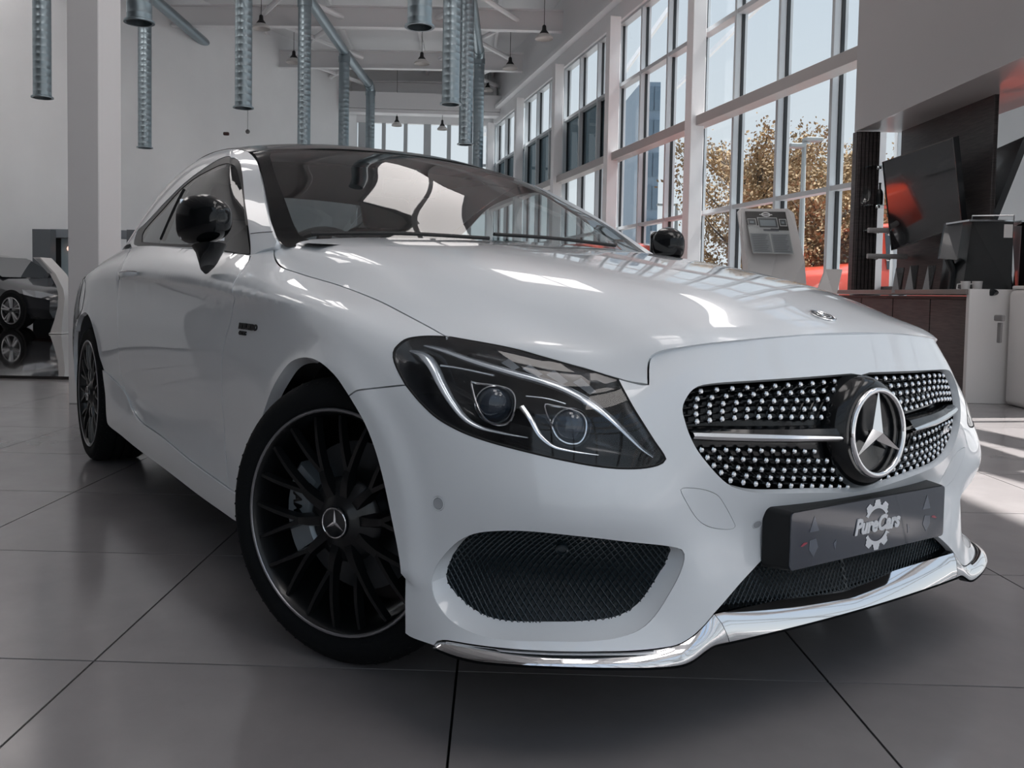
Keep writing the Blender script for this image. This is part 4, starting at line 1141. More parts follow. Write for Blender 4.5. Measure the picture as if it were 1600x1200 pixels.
# ---- number plate in its holder
plate = MB()
pw, ph = .262, .0575
def rrect(w, h, r, n=5):
    out = []
    for cx, cy, a0 in ((w - r, h - r, 0), (-w + r, h - r, 90), (-w + r, -h + r, 180), (w - r, -h + r, 270)):
        for k in range(n + 1):
            a = math.radians(a0 + 90 * k / n); out.append((cx + r * math.cos(a), cy + r * math.sin(a)))
    return out
PM = frame((.786, 0, .394), (0, 1, 0), (0, 0, 1))
rr = rrect(pw, ph, .010)
base = MB()
fr = [[PM @ Vector((x * s_, y * s_, z)) for x, y in rr + rr[:1]] for z, s_ in ((-.052, 1.05), (-.03, 1.03), (-.004, 1.0), (.0, .995))]
base.grid(fr); base.bm.faces.new([base.bm.verts.new(p) for p in fr[-1][:-1]])
holder = base.build('plate_holder', BLACKMATT, car, angle=40)
pm = MB().prism(rrect(pw - .002, ph - .002, .008), 0, .003, PM)
face = pm.build('number_plate', mat('plate_navy', (.028, .034, .052), rough=.12, coat=1.0), holder, smooth=False)
LOGO = mat('logo_silver', (.80, .82, .85), rough=.4, metal=.2)
PL = PM @ Matrix.Translation((.012, 0, .0032))
text('plate_lettering', 'PureCars', .043, PL @ Matrix.Translation((.0, .001, .0012)), LOGO, holder, width=.156, shear=.28, bold=.0019, depth=.0008)
# gear: two toothed arcs, above and below the lettering
for lo_, hi_ in ((33, 150), (212, 333)):
    g = MB(); outer = []; inner_ = []
    for i, a in enumerate(np.radians(np.linspace(lo_, hi_, 60))):
        d = math.degrees(a) % 36
        t = 1.0 if 9 < d < 27 else (0.0 if (d < 5 or d > 31) else .5)
        R = .042 + .0105 * t
        outer.append((R * math.cos(a), R * math.sin(a))); inner_.append((.034 * math.cos(a), .034 * math.sin(a)))
    rows = [[PL @ Vector((p[0] * 1.04, p[1] * 1.0, .0008)) for p in outer], [PL @ Vector((p[0] * 1.04, p[1] * 1.0, .0008)) for p in inner_]]
    g.grid(rows); g.build('gear_logo', LOGO, holder, smooth=False)
FADE = mat('plate_print', (.09, .105, .14), rough=.25, coat=1.0)
RED = mat('plate_red', (.35, .02, .05), rough=.3, coat=1.0)
for s_ in (1, -1):
    for pts, mm in (([(-.206, .012), (-.192, .043), (-.176, .012)], FADE), ([(-.205, -.004), (-.185, -.002), (-.178, -.020), (-.192, -.038), (-.206, -.022)], FADE), ([(-.13, -.02), (-.12, -.012), (-.124, -.034)], FADE),
                    ([(-.232, -.012), (-.222, -.006), (-.212, -.006), (-.212, -.009), (-.226, -.013)], RED)):
        MB().poly([PM @ Vector((x * s_, y, .0036)) for x, y in pts]).build('plate_print', mm, holder, smooth=False)

# ---- air-intake inserts: ledge, dark floor and wire lattice
shell_loop('intake_ledge', S1, scoop, intake, .003, .030, WHITE, bumper, curve=.8)
LATT = mat('mesh_black', (.012, .022, .028), rough=.35, coat=.3)
def lattice(name, net, poly, d, w=.013, h=.0075, r=.0016, mirror=False, centre=False):
    """expanded-metal mesh: zig-zag wires with a flattened section"""
    O = np.array(poly); lo, hi = O.min(0), O.max(0); mb = MB()
    rows = []
    j = 0
    v = lo[1]
    while v < hi[1] + h:
        us = np.arange(math.floor(lo[0] / w) * w, hi[0] + w, w / 2); k = np.arange(len(us))
        vs = v + np.where((k + j * 2) % 4 < 2, 0, 0) + np.interp((us / w + j * .5) % 1.0, [0, .5, 1.0], [-h * .5, h * .5, -h * .5])
        ok = inside(O, np.stack([us, vs], 1))
        P = net.sunk(us, vs, d)
        i = 0
        while i < len(us):
            if ok[i]:
                e = i
                while e + 1 < len(us) and ok[e + 1]: e += 1
                if e > i:
                    mb.tube(P[i:e + 1], r, n=4, flat=1.6, caps=False)
                    if mirror or centre: mb.tube(P[i:e + 1] * [1, -1, 1], r, n=4, flat=1.6, caps=False)
                i = e + 1
            else: i += 1
        v += h; j += 1
    return mb
ln = lattice('intake_mesh', S1, shrink(intake, -.006), .030, mirror=True).build('intake_mesh', LATT, bumper, smooth=False); ln['kind'] = 'stuff'
P, F = fill(S1, shrink(intake, -.004), .03, .034)
P1, F1 = P, F
lowpoly = join([zc0(.350)], low_run[1:-1], [liptop[-1]], [zc0(.240)])
lowpoly[:, 0] = np.maximum(lowpoly[:, 0], 0)
l2 = lattice('intake_mesh', S1, shrink(lowpoly, -.012, lambda p: abs(p[0]) < 1e-6), .028, centre=True).build('intake_mesh', LATT, bumper, smooth=False); l2['kind'] = 'stuff'
FLOORM = mat('intake_floor', (.006, .012, .016), rough=.5)
P2, F2 = fill(S1, shrink(lowpoly, -.012, lambda p: abs(p[0]) < 1e-6), .03, .034)
tri_mesh('intake_back', [(P1, F1), (P1 * [1, -1, 1], [f[::-1] for f in F1]), (P2, F2), (P2 * [1, -1, 1], [f[::-1] for f in F2])], FLOORM, bumper)
sq = S1.inv([(878, 857)], .026)[0]
bm_ = S1.sunk([sq[0]], [sq[1]], .026)[0]; nn = Vector(S1.normal([sq[0]], [sq[1]])[0])
MB().lathe([(.012, -.004), (.012, .004), (.009, .005), (.0085, .002), (.0001, .002)], Matrix.Translation(bm_) @ nn.to_track_quat('Z', 'Y').to_matrix().to_4x4(), n=20, caps=False).build('parking_sensor', LATT, bumper)

# ---- chrome splitter along the lower edge
LT = np.vstack([S1.on(LIP_TOP, -.0005)])
LB_PX = [(678, 1011.5), (690, 1017), (714, 1025.5), (746, 1032.8), (811, 1038.5), (860, 1041), (935, 1043), (985, 1043.3), (1017.5, 1043), (1050, 1041), (1070, 1037.5), (1084, 1031), (1100, 1019), (1116, 1008.5), (1139, 1003.3)]
LB = S1.on(LB_PX, -.014)
def res3(P, n):
    P = np.array(P); d = np.concatenate([[0], np.cumsum(np.linalg.norm(np.diff(P, axis=0), axis=1))]); s = np.linspace(0, d[-1], n)
    return np.stack([np.interp(s, d, P[:, j]) for j in range(3)], 1)
LT = smooth_path(LT, .01); LB = smooth_path(LB, .01)
seamY = .387
cy = np.linspace(LB[-1][1], 0, 10)
cB = at(1345, 951.5, y=0.0)
yb = -LB[-1][1]
cLB = np.array([[cB[0] + (LB[-1][0] - cB[0]) * (abs(y) / yb) ** 2.0, y, cB[2] + (LB[-1][2] - cB[2]) * (abs(y) / yb) ** 1.6] for y in cy])
yt = -LT[-1][1]; ty = np.linspace(-yt, 0, 10)
cLT = np.array([[LT[-1][0] + (.726 - LT[-1][0]) * (1 - (abs(y) / yt) ** 2), y, LT[-1][2] + (.247 - LT[-1][2]) * (1 - (abs(y) / yt))] for y in ty])
def lip_rows(T, B, n):
    T = res3(T, n); B = res3(B, n)
    return [T + [-.004, 0, -.002], T, T * .62 + B * .38 + [.0045, 0, .0035], T * .22 + B * .78 + [.0045, 0, .001], B, B * .97 + T * .03 + [-.006, 0, -.003], B * [.97, .97, 1] + [0, 0, -.004]]
def lip(name, segs, both):
    mb = MB()
    for rows in segs:
        mb.grid([r.tolist() for r in rows])
        if both: mb.grid([(r * [1, -1, 1]).tolist() for r in rows])
    return mb.build(name, CHROME, bumper, angle=50, merge=1e-5)
lip('splitter_side', [lip_rows(LT, LB, 70)], False)
mb = MB(); mb.grid([(r * [1, -1, 1]).tolist() for r in lip_rows(LT, LB, 70)]); mb.build('splitter_side', CHROME, bumper, angle=50)
cc = lip_rows(cLT, cLB, 20)
mb = MB(); full_rows = [np.vstack([r, (r * [1, -1, 1])[::-1][1:]]) * [1, .996, 1] for r in cc]; mb.grid(full_rows); mb.build('splitter_centre', CHROME, bumper, angle=50)
# black undertray and lower vane behind the chrome
mb = MB()
vr = [np.array([[p[0] - dx, p[1] * sc_, p[2] + dz] for p in np.vstack([cLT, (cLT * [1, -1, 1])[::-1][1:]])]) for dx, dz, sc_ in ((.005, .001, 1), (.03, .006, .98), (.05, .022, .96))]
mb.grid(vr); mb.build('intake_vane', BLACKGLOSS, bumper)
mb = MB()
TB = np.vstack([LB, cLB]); 
mb.grid([(TB + [0, 0, -.005]).tolist(), (TB * [.8, .9, 1] + [-.02, 0, -.006]).tolist(), [(-.5, p[1] * .8, .17) for p in TB]])
mb.grid([(TB * [1, -1, 1] + [0, 0, -.005]).tolist(), (TB * [.8, -.9, 1] + [-.02, 0, -.006]).tolist(), [(-.5, -p[1] * .8, .17) for p in TB]])
mb.build('undertray', BLACKMATT, car)

# ---- bonnet badge
hb = HOOD.inv([(1283, 494)])[0]; hpnt = Vector(HOOD.ev([0.0], [hb[1]])[0]); hn = Vector(HOOD.normal([0.0], [hb[1]])[0])
HM = Matrix.Translation(hpnt) @ frame((0, 0, 0), (0, 1, 0), Vector((0, 0, 1)))
zz = hn; xx = Vector((0, 1, 0)); yy = zz.cross(xx)
HM = Matrix((-yy, xx, zz)).transposed().to_4x4(); HM.translation = hpnt      # local -x points up the bonnet
bdg = MB().lathe([(.0295, -.001), (.0295, .0025), (.027, .0038), (.0245, .0030)], HM, n=40, caps=False).build('bonnet_badge', SATIN, car)
MB().lathe([(.0246, .0029), (.0001, .0034)], HM, n=40, caps=False).build('badge_face', mat('badge_dark', (.05, .055, .06), rough=.3, metal=.5), bdg)
b2 = star(MB(), HM @ Matrix.Translation((0, 0, .0032)), .017, .0036, .0025); b2.build('badge_star', CHROME, bdg, smooth=False, normals=False)
rg = MB(); rg.tube([HM @ Vector((math.cos(a) * .0175, math.sin(a) * .0175, .0036)) for a in np.linspace(0, 2 * PI, 40, endpoint=False)], .0012, n=6, closed=True); rg.build('badge_ring', CHROME, bdg)

# ---- lettering on the fender
NB = S1.inv([(388, 511)])[0]; bpnt = S1.ev([NB[0]], [NB[1]])[0]
FM = frame((bpnt[0], bpnt[1] - .0015, bpnt[2]), (1, .0, 0), (0, 0, 1))
text('fender_badge', 'BITURBO', .021, FM, BLACKGLOSS, car, width=.155, shear=.3, bold=.0016, depth=.002, space=1.05)
text('fender_badge', '4MATIC', .014, FM @ Matrix.Translation((-.045, -.019, 0)), BLACKGLOSS, car, width=.062, shear=.3, bold=.0010, depth=.002)
mirror_tree(car.children[-1]); 
# ================================================================== headlamp
hlp = join(hl_top, hl_in, hl_bot, hl_rear)
LENS = glass_mat('lamp_lens', (.93, .95, .97), refl=1.15)
lamp = None
def loop3(net, L, d, k=0.0, c=None):
    L = np.array(L); c = L.mean(0) if c is None else c
    q = L + (c - L) * k
    return net.sunk(q[:, 0], q[:, 1], d)
rows = [loop3(S1, hlp, .001), loop3(S1, hlp, .012, .03), loop3(S1, hlp, .045, .10), loop3(S1, hlp, .075, .35), loop3(S1, hlp, .085, .75)]
mb = MB(); mb.grid([list(map(tuple, r)) + [tuple(r[0])] for r in rows])
lamp = mb.build('headlamp', mat('lamp_black', (.010, .011, .013), rough=.22, coat=.5), car, angle=70)
panel('lamp_lens', S1, hlp, step=.02, inset=.0015, skirt=.004, off=-.0005, m=LENS, parent=lamp)
# rubber seal round the lens
mb = MB(); mb.tube(loop3(S1, hlp, .002), .0028, n=6, closed=True); mb.build('lamp_seal', SEAM, lamp)

def strip(name, pts, d, w, m, parent, tilt=.5, cap=True, taper=None):
    """bright rail following traced pixels d below the lens, w wide (section: flattened bead)"""
    P = smooth_path(S1.on(pts, d), .006)
    n = len(P); mb = MB()
    ww = np.interp(np.linspace(0, 1, n), *(taper or ([0, 1], [1, 1]))) * w
    mb.tube(P, list(ww), n=10, flat=tilt)
    return mb.build(name, m, parent, angle=60)
LED = mat('light_guide', (.80, .84, .88), rough=.18, metal=.75)
# upper sweeping guide and the rear L-shaped one
strip('light_guide', [(655, 537), (690, 547), (740, 565), (800, 583), (850, 597), (890, 612), (925, 632), (955, 655), (980, 679), (1003, 701), (1020, 713)], .022, .0150, LED, lamp, .45, taper=([0, .3, .7, 1], [.55, .9, 1.15, .35]))
strip('light_guide', [(640, 548), (662, 556), (678, 575), (689, 598), (706, 628), (728, 655), (750, 668), (790, 678), (825, 684)], .026, .0115, LED, lamp, .5, taper=([0, .15, .6, 1], [.6, 1.4, .8, .18]))
strip('light_guide', [(689, 571), (720, 576), (772, 587)], .022, .0045, LED, lamp)
strip('light_guide', [(822, 619), (855, 623), (884, 631)], .018, .003, LED, lamp)
strip('light_guide', [(817, 636), (830, 655), (845, 681), (865, 697), (890, 704), (935, 711)], .024, .0065, CHROME, lamp, .5, taper=([0, .25, 1], [1.6, 1.2, .2]))
# projectors with D-shaped bezels
PROJ = mat('projector_lens', (.02, .03, .045), rough=.03, coat=1.0)
for (cx, cy), D in (((772, 632), [(737, 596), (741, 598), (782, 604), (798, 610), (805, 622), (803, 645), (795, 660), (780, 664), (762, 658), (750, 644), (741, 620)]),
                    ((892, 668), [(852, 632), (860, 633), (893, 640), (910, 648), (916, 660), (914, 680), (905, 692), (888, 693), (872, 684), (862, 665)])):
    c3 = S1.on([(cx, cy)], .050)[0]; c2 = S1.on([(cx, cy)], .030)[0]
    q = S1.inv([(cx, cy)], .04)[0]; nrm = Vector((.86, -.50, .02)).normalized()
    Mx = Matrix.Translation(Vector(c3)) @ nrm.to_track_quat('Z', 'Y').to_matrix().to_4x4()
    pj_ = MB().lathe([(.034, -.004), (.034, .006), (.031, .014), (.025, .021), (.016, .026), (.007, .0285), (.0002, .029)], Mx, n=32, caps=False).build('projector', PROJ, lamp)
    MB().lathe([(.034, -.02), (.0375, .002), (.0385, .006), (.0365, .009), (.0345, .006)], Mx, n=32, caps=False).build('projector_ring', SATIN, pj_)
    L = smooth_path(S1.on(D, .024), .005, closed=True)
    mb = MB(); mb.tube(L, .0022, n=6, closed=True); mb.build('bezel', CHROME, pj_)
# row of small reflectors under the upper edge
for i, (a, b) in enumerate((((795, 562), (812, 574)), ((828, 571), (848, 585)), ((866, 580), (888, 596)), ((908, 592), (932, 612)), ((720, 541), (737, 551)))):
    A, B = S1.on([a, b], .020)
    q = S1.inv([a], .02)[0]; N_ = S1.normal([q[0]], [q[1]])[0]
    n_ = 5; rows = []
    for t in np.linspace(0, 1, n_):
        p = A * (1 - t) + B * t
        w_ = np.array([.012, .010, .004]) * (1 - .2 * t)
        rows.append([p - N_ * .004 - w_, p + N_ * .003 * (1 - t), p - N_ * .006 + w_ * [1, .4, -.6]])
    MB().grid(rows).build('led_reflector', LED if i < 4 else BLACKGLOSS, lamp, angle=20)
lamp_l = mirror_tree(lamp)

# ================================================================== wheels (built about the hub, outer face towards -y)
RIMB = mat('wheel_black', (.006, .007, .008), rough=.3, coat=.25)
DISC = mat('brake_disc', (.10, .11, .12), rough=.35, metal=1.0)
CALI = mat('caliper_silver', (.26, .30, .33), rough=.35, metal=.5, coat=.5)
def wheel(name, loc, rz, width, parent, detail=True):
    e = empty(name, loc, rz, parent)
    MX = Matrix.Rotation(PI / 2, 4, 'X')           # lathe axis z -> -y
    w = width / 2
    # tyre: sidewalls, shoulder and grooved tread; h=+w is the outer side
    prof = [(.252, w - .012), (.262, w - .003), (.275, w + .003), (.292, w + .006), (.306, w + .003), (.318, w - .006), (.326, w - .016), (.3305, w - .030)]
    for g0 in (.045, .0, -.045):
        prof += [(.3315, g0 + .009), (.3315, g0 + .005), (.325, g0 + .004), (.325, g0 - .004), (.3315, g0 - .005), (.3315, g0 - .009)]
    prof += [(.3305, -w + .030), (.318, -w + .006), (.292, -w - .006), (.262, -w + .003), (.25, -w + .012)]
    t = MB().lathe(prof, MX, n=96, caps=False).build('tyre', RUBBER, e, angle=50)
    # shoulder grooves cut as thin dark bars
    mb = MB()
    for k in range(64):
        a = 2 * PI * k / 64
        for sg in (1, -1):
            M_ = Matrix.Rotation(a, 4, 'Y') @ Matrix.Translation((0, -sg * (w - .019), .3236)) @ Matrix.Rotation(sg * .46, 4, 'X')
            mb.box((0, 0, 0), (.004, .030, .004), M=M_)
    mb.build('tread_groove', SEAM, t, smooth=False)['kind'] = 'stuff'
    # rim: barrel, silver lip
    r = MB().lathe([(.255, w - .008), (.258, w + .001), (.252, w + .001), (.247, w - .006), (.240, w - .022), (.232, w - .05), (.228, -w + .03), (.245, -w + .01)], MX, n=72, caps=False).build('rim', RIMB, e, angle=40)
    MB().lathe([(.2535, w + .0005), (.2555, w + .0035), (.2595, w + .0035), (.2615, w + .0005)], MX, n=72, caps=False).build('rim_lip', mat('lip_silver', (.38, .38, .40), rough=.35, metal=.8), r)
    # hub bowl
    MB().lathe([(.100, w - .040), (.088, w - .026), (.066, w - .018), (.052, w - .010), (.042, w - .004), (.037, w - .001)], MX, n=48).build('hub', RIMB, e, angle=40)
    # ten Y-shaped spokes
    def spoke_mesh():
        mb = MB()
        def bar(p, q, w0, w1, t0, t1, y0, y1):
            """tapered bar from p to q (xz plane), depth y"""
            p = np.array(p); q = np.array(q); d = (q - p) / np.linalg.norm(q - p); nn = np.array([-d[1], d[0]])
            def ring(c, ww, tt, y):
                return [(c[0] + nn[0] * ww, y + tt, c[1] + nn[1] * ww), (c[0] + nn[0] * ww * .55, y, c[1] + nn[1] * ww * .55), (c[0] - nn[0] * ww * .55, y, c[1] - nn[1] * ww * .55), (c[0] - nn[0] * ww, y + tt, c[1] - nn[1] * ww)]
            K = 6
            R_ = []
            for i in range(K + 1):
                t_ = i / K; c = p * (1 - t_) + q * t_
                R_.append(ring(c, w0 * (1 - t_) + w1 * t_, t0 * (1 - t_) + t1 * t_, y0 * (1 - t_) + y1 * t_ - .006 * math.sin(PI * t_)))
            mb.grid([list(r_) + [r_[0]] for r_ in R_])
        def pol(r_, deg):
            a = math.radians(deg); return (r_ * math.sin(a), r_ * math.cos(a))
        bar(pol(.050, 0), pol(.125, 0), .020, .014, .022, .020, -w + .016, -w + .012)
        bar(pol(.118, 1), pol(.245, 9.5), .0095, .0065, .020, .018, -w + .012, -w + .005)
        bar(pol(.118, -1), pol(.245, -9.5), .0095, .0065, .020, .018, -w + .012, -w + .005)
        return mb.mesh('spoke')
    sm = WH.get('spoke%g' % width)
    if sm is None:
        sm = spoke_mesh(); sm.materials.append(RIMB); sm.shade_smooth(); sm.set_sharp_from_angle(angle=math.radians(30)); WH['spoke%g' % width] = sm
    for k in range(10):
        o = bpy.data.objects.new('spoke', sm); COL.objects.link(o); o.parent = e
        o.rotation_euler = (0, 2 * PI * (k + .3) / 10, 0)
    # centre cap with the star
    MC = Matrix.Translation((0, -w, 0)) @ MX @ Matrix.Rotation(PI / 2, 4, 'Z')
    cap = MB().lathe([(.0375, -.004), (.0375, .002), (.035, .005), (.0325, .0035), (.0002, .0045)], MC, n=40, caps=False).build('centre_cap', mat('cap_black', (.01, .012, .014), rough=.2, coat=.8), e, angle=40)
    MS_ = Matrix.Translation((0, -w - .004, 0)) @ MX @ Matrix.Rotation(-PI / 2, 4, 'Z')
    star(MB(), MS_, .0315, .0052, .0035).build('cap_star', CHROME, cap, smooth=False, normals=False)
    rg = MB(); rg.tube([MS_ @ Vector((math.cos(a) * .0335, math.sin(a) * .0335, .001)) for a in np.linspace(0, 2 * PI, 40, endpoint=False)], .0018, n=6, closed=True); rg.build('cap_ring', CHROME, cap)
    # brake
    MB().lathe([(.175, w - .092), (.175, w - .088), (.078, w - .088), (.078, w - .070), (.0002, w - .070)], MX, n=48, caps=False).build('brake_disc', DISC, e, angle=40)
    mb = MB(); arc = [math.radians(a) for a in np.linspace(142, 214, 12)]
    R0, R1 = .112, .187
    rowsC = []
    for yy, k0, k1 in ((-w + .085, 0, 0), (-w + .052, 0, 0), (-w + .044, .008, .008)):
        rowsC.append((yy, R0 + k0, R1 - k1))
    grid_ = []
    for a in arc:
        c_, s_ = math.cos(a), math.sin(a)
        grid_.append([(rowsC[0][1] * c_, rowsC[0][0], rowsC[0][1] * s_), (rowsC[1][1] * c_, rowsC[1][0], rowsC[1][1] * s_), (rowsC[2][1] * c_, rowsC[2][0], rowsC[2][1] * s_), (rowsC[2][2] * c_, rowsC[2][0], rowsC[2][2] * s_), (rowsC[1][2] * c_, rowsC[1][0], rowsC[1][2] * s_), (rowsC[0][2] * c_, rowsC[0][0], rowsC[0][2] * s_)])
    mb.grid(grid_)
    mb.bm.faces.new([mb.bm.verts.new(p) for p in grid_[0]]); mb.bm.faces.new([mb.bm.verts.new(p) for p in grid_[-1][::-1]])
    cal = mb.build('brake_caliper', CALI, e, angle=40)
    if detail:
        a = math.radians(178); TM = frame((.150 * math.cos(a), -w + .0425, .150 * math.sin(a)), (math.cos(a + PI / 2) * -1, 0, math.sin(a + PI / 2) * -1), (-math.cos(a), 0, -math.sin(a)))
        TM = frame((.150 * math.cos(a), -w + .0425, .150 * math.sin(a)), (0.05, 0, -1), (1, 0, .05))
        text('caliper_lettering', 'AMG', .034, TM, BLACKGLOSS, cal, shear=.25, bold=.001, depth=.001)
    return e
WH = {}
dl = math.radians(27)
wf = .225
hubf = Vector((.016, -.851, .331)) + Vector((-math.sin(dl), math.cos(dl), 0)) * (wf / 2)
w1 = wheel('wheel', hubf, dl, wf, car)
w2 = wheel('wheel', (-2.84, -.765, .331), 0, .245, car)
w3 = wheel('wheel', (hubf[0], -hubf[1], .331), dl + PI, wf, car, False)
w4 = wheel('wheel', (-2.84, .765, .331), PI, .245, car, False)
for w_ in (w1, w3):
    cl = [c for c in w_.children if c.name.startswith('brake_caliper')]

# wheel housings and floor pan
for ax in (.0, -2.84):
    for sg in (1, -1):
        mb = MB(); rowsH = []
        for y in (.80, .70, .60, .48):
            rowsH.append([(ax + .378 * math.cos(a), sg * y, .340 + .378 * math.sin(a)) for a in np.radians(np.linspace(-25, 205, 26))])
        mb.grid(rowsH)
        mb.poly([(ax + .385 * math.cos(a), sg * .48, .345 + .385 * math.sin(a)) for a in np.radians(np.linspace(-25, 205, 26))])
        mb.build('wheel_housing', DARK, car)
fp = MB(); fp.box((-1.42, 0, .22), (1.96, 1.66, .06)); fp.box((.18, 0, .24), (.7, .90, .05)); fp.box((-3.1, 0, .26), (1.2, .90, .06)); fp.box((-3.5, 0, .32), (.5, 1.3, .1)); fp.box((-.0, 0, .35), (.4, .9, .2))
fp.build('floor_pan', DARK, car, smooth=False)

# ================================================================== door mirrors
def mirror_unit():
    n1, n2 = 28, 20
    C0 = Vector(at(322, 343, y=-.925)); rows = []
    for i in range(n2 + 1):
        t = -PI / 2 + PI * i / n2; row = []
        for j in range(n1):
            p = 2 * PI * j / n1
            c = lambda v, e: math.copysign(abs(v) ** e, v)
            yl = c(math.cos(t), .75) * c(math.cos(p), .8); zl = c(math.cos(t), .75) * c(math.sin(p), .8); xl = c(math.sin(t), 1.0)
            # x forward: domed front, flat back
            X = xl * (.085 if xl > 0 else .035)
            Y = -yl * .074 * (1 - .10 * xl); Z = zl * .070 * (1 - .12 * xl)
            Z *= 1.0 - .16 * (yl < 0) * (-yl)            # shallower towards the car
            Z -= .012 * (yl > 0) * yl * (zl < 0)
            X -= .045 * yl * (yl > 0)                     # outer end swept back
            if zl > .2: Z += .004
            row.append(C0 + Vector((X, Y * 1.0, Z)))
        rows.append([tuple(v) for v in row] + [tuple(row[0])])
    mb = MB(); mb.grid(rows)
    head = mb.build('door_mirror', BLACKGLOSS, car, angle=60, merge=1e-4)
    MB().box(C0 + Vector((-.036, 0, 0)), (.004, .13, .115), bevel=.001).build('mirror_glass', CHROME, head)
    # foot on the door shoulder
    mb = MB(); ft = []
    for (fu, fv), fy, rx, ry in (((327, 384), -.925, .045, .050), ((328, 393), -.920, .040, .040), ((327, 402), -.914, .037, .033), ((326, 410), -.908, .033, .027), ((324, 418), -.900, .026, .020), ((323, 423), -.893, .010, .009)):
        cx, cy, cz = at(fu, fv, y=fy)
        ft.append([(cx + rx * math.cos(a), cy + ry * math.sin(a), cz + .010 * math.cos(a)) for a in np.linspace(0, 2 * PI, 17)])
    mb.grid(ft); mb.build('mirror_foot', BLACKGLOSS, head, angle=60)
    return head
mh = mirror_unit(); mirror_tree(mh)
# black sail panel in the front corner of the side window
sail = join(dp([(386.5, 352), (388, 372), (390.8, 397)]), dp([(390.8, 397), (365, 394), (343, 391)]), dp([(343, 391), (360, 375), (386.5, 352)]))
panel('mirror_sail', SIDE, sail, step=.03, inset=0, skirt=.004, off=.0015, m=BLACKGLOSS, parent=side, mirror=True)

# ================================================================== door handles
hq = S1.inv([(206, 431)])[0]; hc = S1.ev([hq[0]], [hq[1]])[0]
def handle():
    mb = MB(); rows = []
    for t in np.linspace(-1, 1, 15):
        x = hc[0] + t * .115; o = .034 * (1 - abs(t) ** 3.0)
        y = hc[1] - .004 - o; hh = .013 * (1 - .5 * abs(t) ** 4)
        z = .905 + .004 * t
        rows.append([(x, y + .008, z + hh), (x, y, z + hh * .8), (x, y - .003, z), (x, y, z - hh * .8), (x, y + .008, z - hh), (x, y + .012, z), (x, y + .008, z + hh)])
    mb.grid(rows); h = mb.build('door_handle', WHITE, car, angle=50)
    mb = MB(); mb.tube([(r[1][0], r[1][1] - .001, r[1][2] + .001) for r in rows], .0022, n=6); mb.build('handle_trim', CHROME, h)
    return h
hd = handle(); mirror_tree(hd)
# fuel flap is on the right rear quarter: a fine round joint
fq = S1.inv([(-2.98, -.89, .80)])[0]
fl = [S1.sunk([fq[0] + .085 * math.cos(a)], [fq[1] + .085 * math.sin(a)], -.0008)[0] for a in np.linspace(0, 2 * PI, 36, endpoint=False)]
mb = MB(); mb.tube(fl, .0012, n=5, closed=True); mb.build('fuel_flap_joint', SEAM, quarter)
# rear lamps (seen only from the side)
RL = mat('rear_lamp_red', (.16, .01, .012), rough=.15, coat=1.0)
rl = [(-3.45, -.815, .86), (-3.60, -.745, .875), (-3.72, -.56, .885), (-3.78, -.38, .90), (-3.82, -.38, .83), (-3.79, -.55, .81), (-3.66, -.745, .80), (-3.47, -.83, .81)]
panel('rear_lamp', S1, smooth_path(S1.inv(rl), .03, closed=True), step=.05, inset=0, skirt=.006, off=.004, m=RL, parent=car, mirror=True)

# wipers
for pts in ([(-.47, -.10, 1.018), (-.50, -.40, 1.020), (-.57, -.66, 1.010)], [(-.46, .42, 1.016), (-.475, .16, 1.030), (-.50, -.06, 1.034)]):
    mb = MB(); mb.tube(smooth_path(np.array(pts) + [-.03, 0, .012], .04), .009, n=6, flat=.7); mb.build('wiper', BLACKMATT, car)
MB().grid([[(-.44, y, .985) for y in np.linspace(-.70, .70, 9)], [(-.56, y * 1.0, .992) for y in np.linspace(-.72, .72, 9)]]).build('scuttle', BLACKMATT, car)

# ================================================================== cabin
INTR = mat('cabin_black', (.013, .013, .014), rough=.7)
SEAT = mat('seat_leather', (.018, .018, .02), rough=.5)
mb = MB(); ds = []
for x, z in ((-.50, .97), (-.62, 1.00), (-.80, 1.005), (-1.0, .985), (-1.08, .93), (-1.10, .80)):
    ds.append([(x - .05 * (abs(y) > .5), y, z - .03 * (abs(y) / .7) ** 2) for y in np.linspace(-.70, .70, 15)])
mb.grid(ds); mb.build('dashboard', INTR, car)
mb = MB(); mb.box((-2.0, -.745, .78), (2.1, .03, .40)); mb.box((-2.0, .745, .78), (2.1, .03, .40)); mb.box((-1.9, 0, .42), (2.4, 1.5, .04)); mb.box((-2.95, 0, .93), (.5, 1.3, .03)); mb.box((-1.5, 0, .55), (1.1, .22, .22), bevel=.03)
mb.build('cabin_lining', INTR, car, smooth=False)
rl_rows = []
for x, z in ((-1.30, 1.335), (-1.5, 1.368), (-1.8, 1.378), (-2.15, 1.365), (-2.45, 1.315)):
    rl_rows.append([(x, y, z - .03 * (abs(y) / .55) ** 2.5) for y in np.linspace(-.555, .555, 9)])
MB().grid(rl_rows).build('headlining', INTR, car)
def seat(y, x=-1.62):
    mb = MB()
    mb.box((x + .02, y, .56), (.52, .50, .16), bevel=.05, seg=3)
    R_ = Matrix.Translation((x - .24, y, .60)) @ Matrix.Rotation(-.38, 4, 'Y')
    mb.box((0, 0, .30), (.13, .50, .58), M=R_, bevel=.05, seg=3); mb.box((.05, .20, .28), (.10, .09, .48), M=R_, bevel=.03); mb.box((.05, -.20, .28), (.10, .09, .48), M=R_, bevel=.03)
    s_ = mb.build('seat', SEAT, car)
    h = MB(); h.box((0, 0, .69), (.09, .26, .17), M=R_, bevel=.04, seg=3); h.box((0, 0, .60), (.02, .10, .08), M=R_)
    h.build('headrest', SEAT, s_)
seat(-.37); seat(.37)
mb = MB(); mb.box((-2.55, 0, .58), (.5, 1.15, .16), bevel=.05); mb.box((-2.80, 0, .82), (.14, 1.15, .48), bevel=.05); mb.build('rear_bench', SEAT, car)
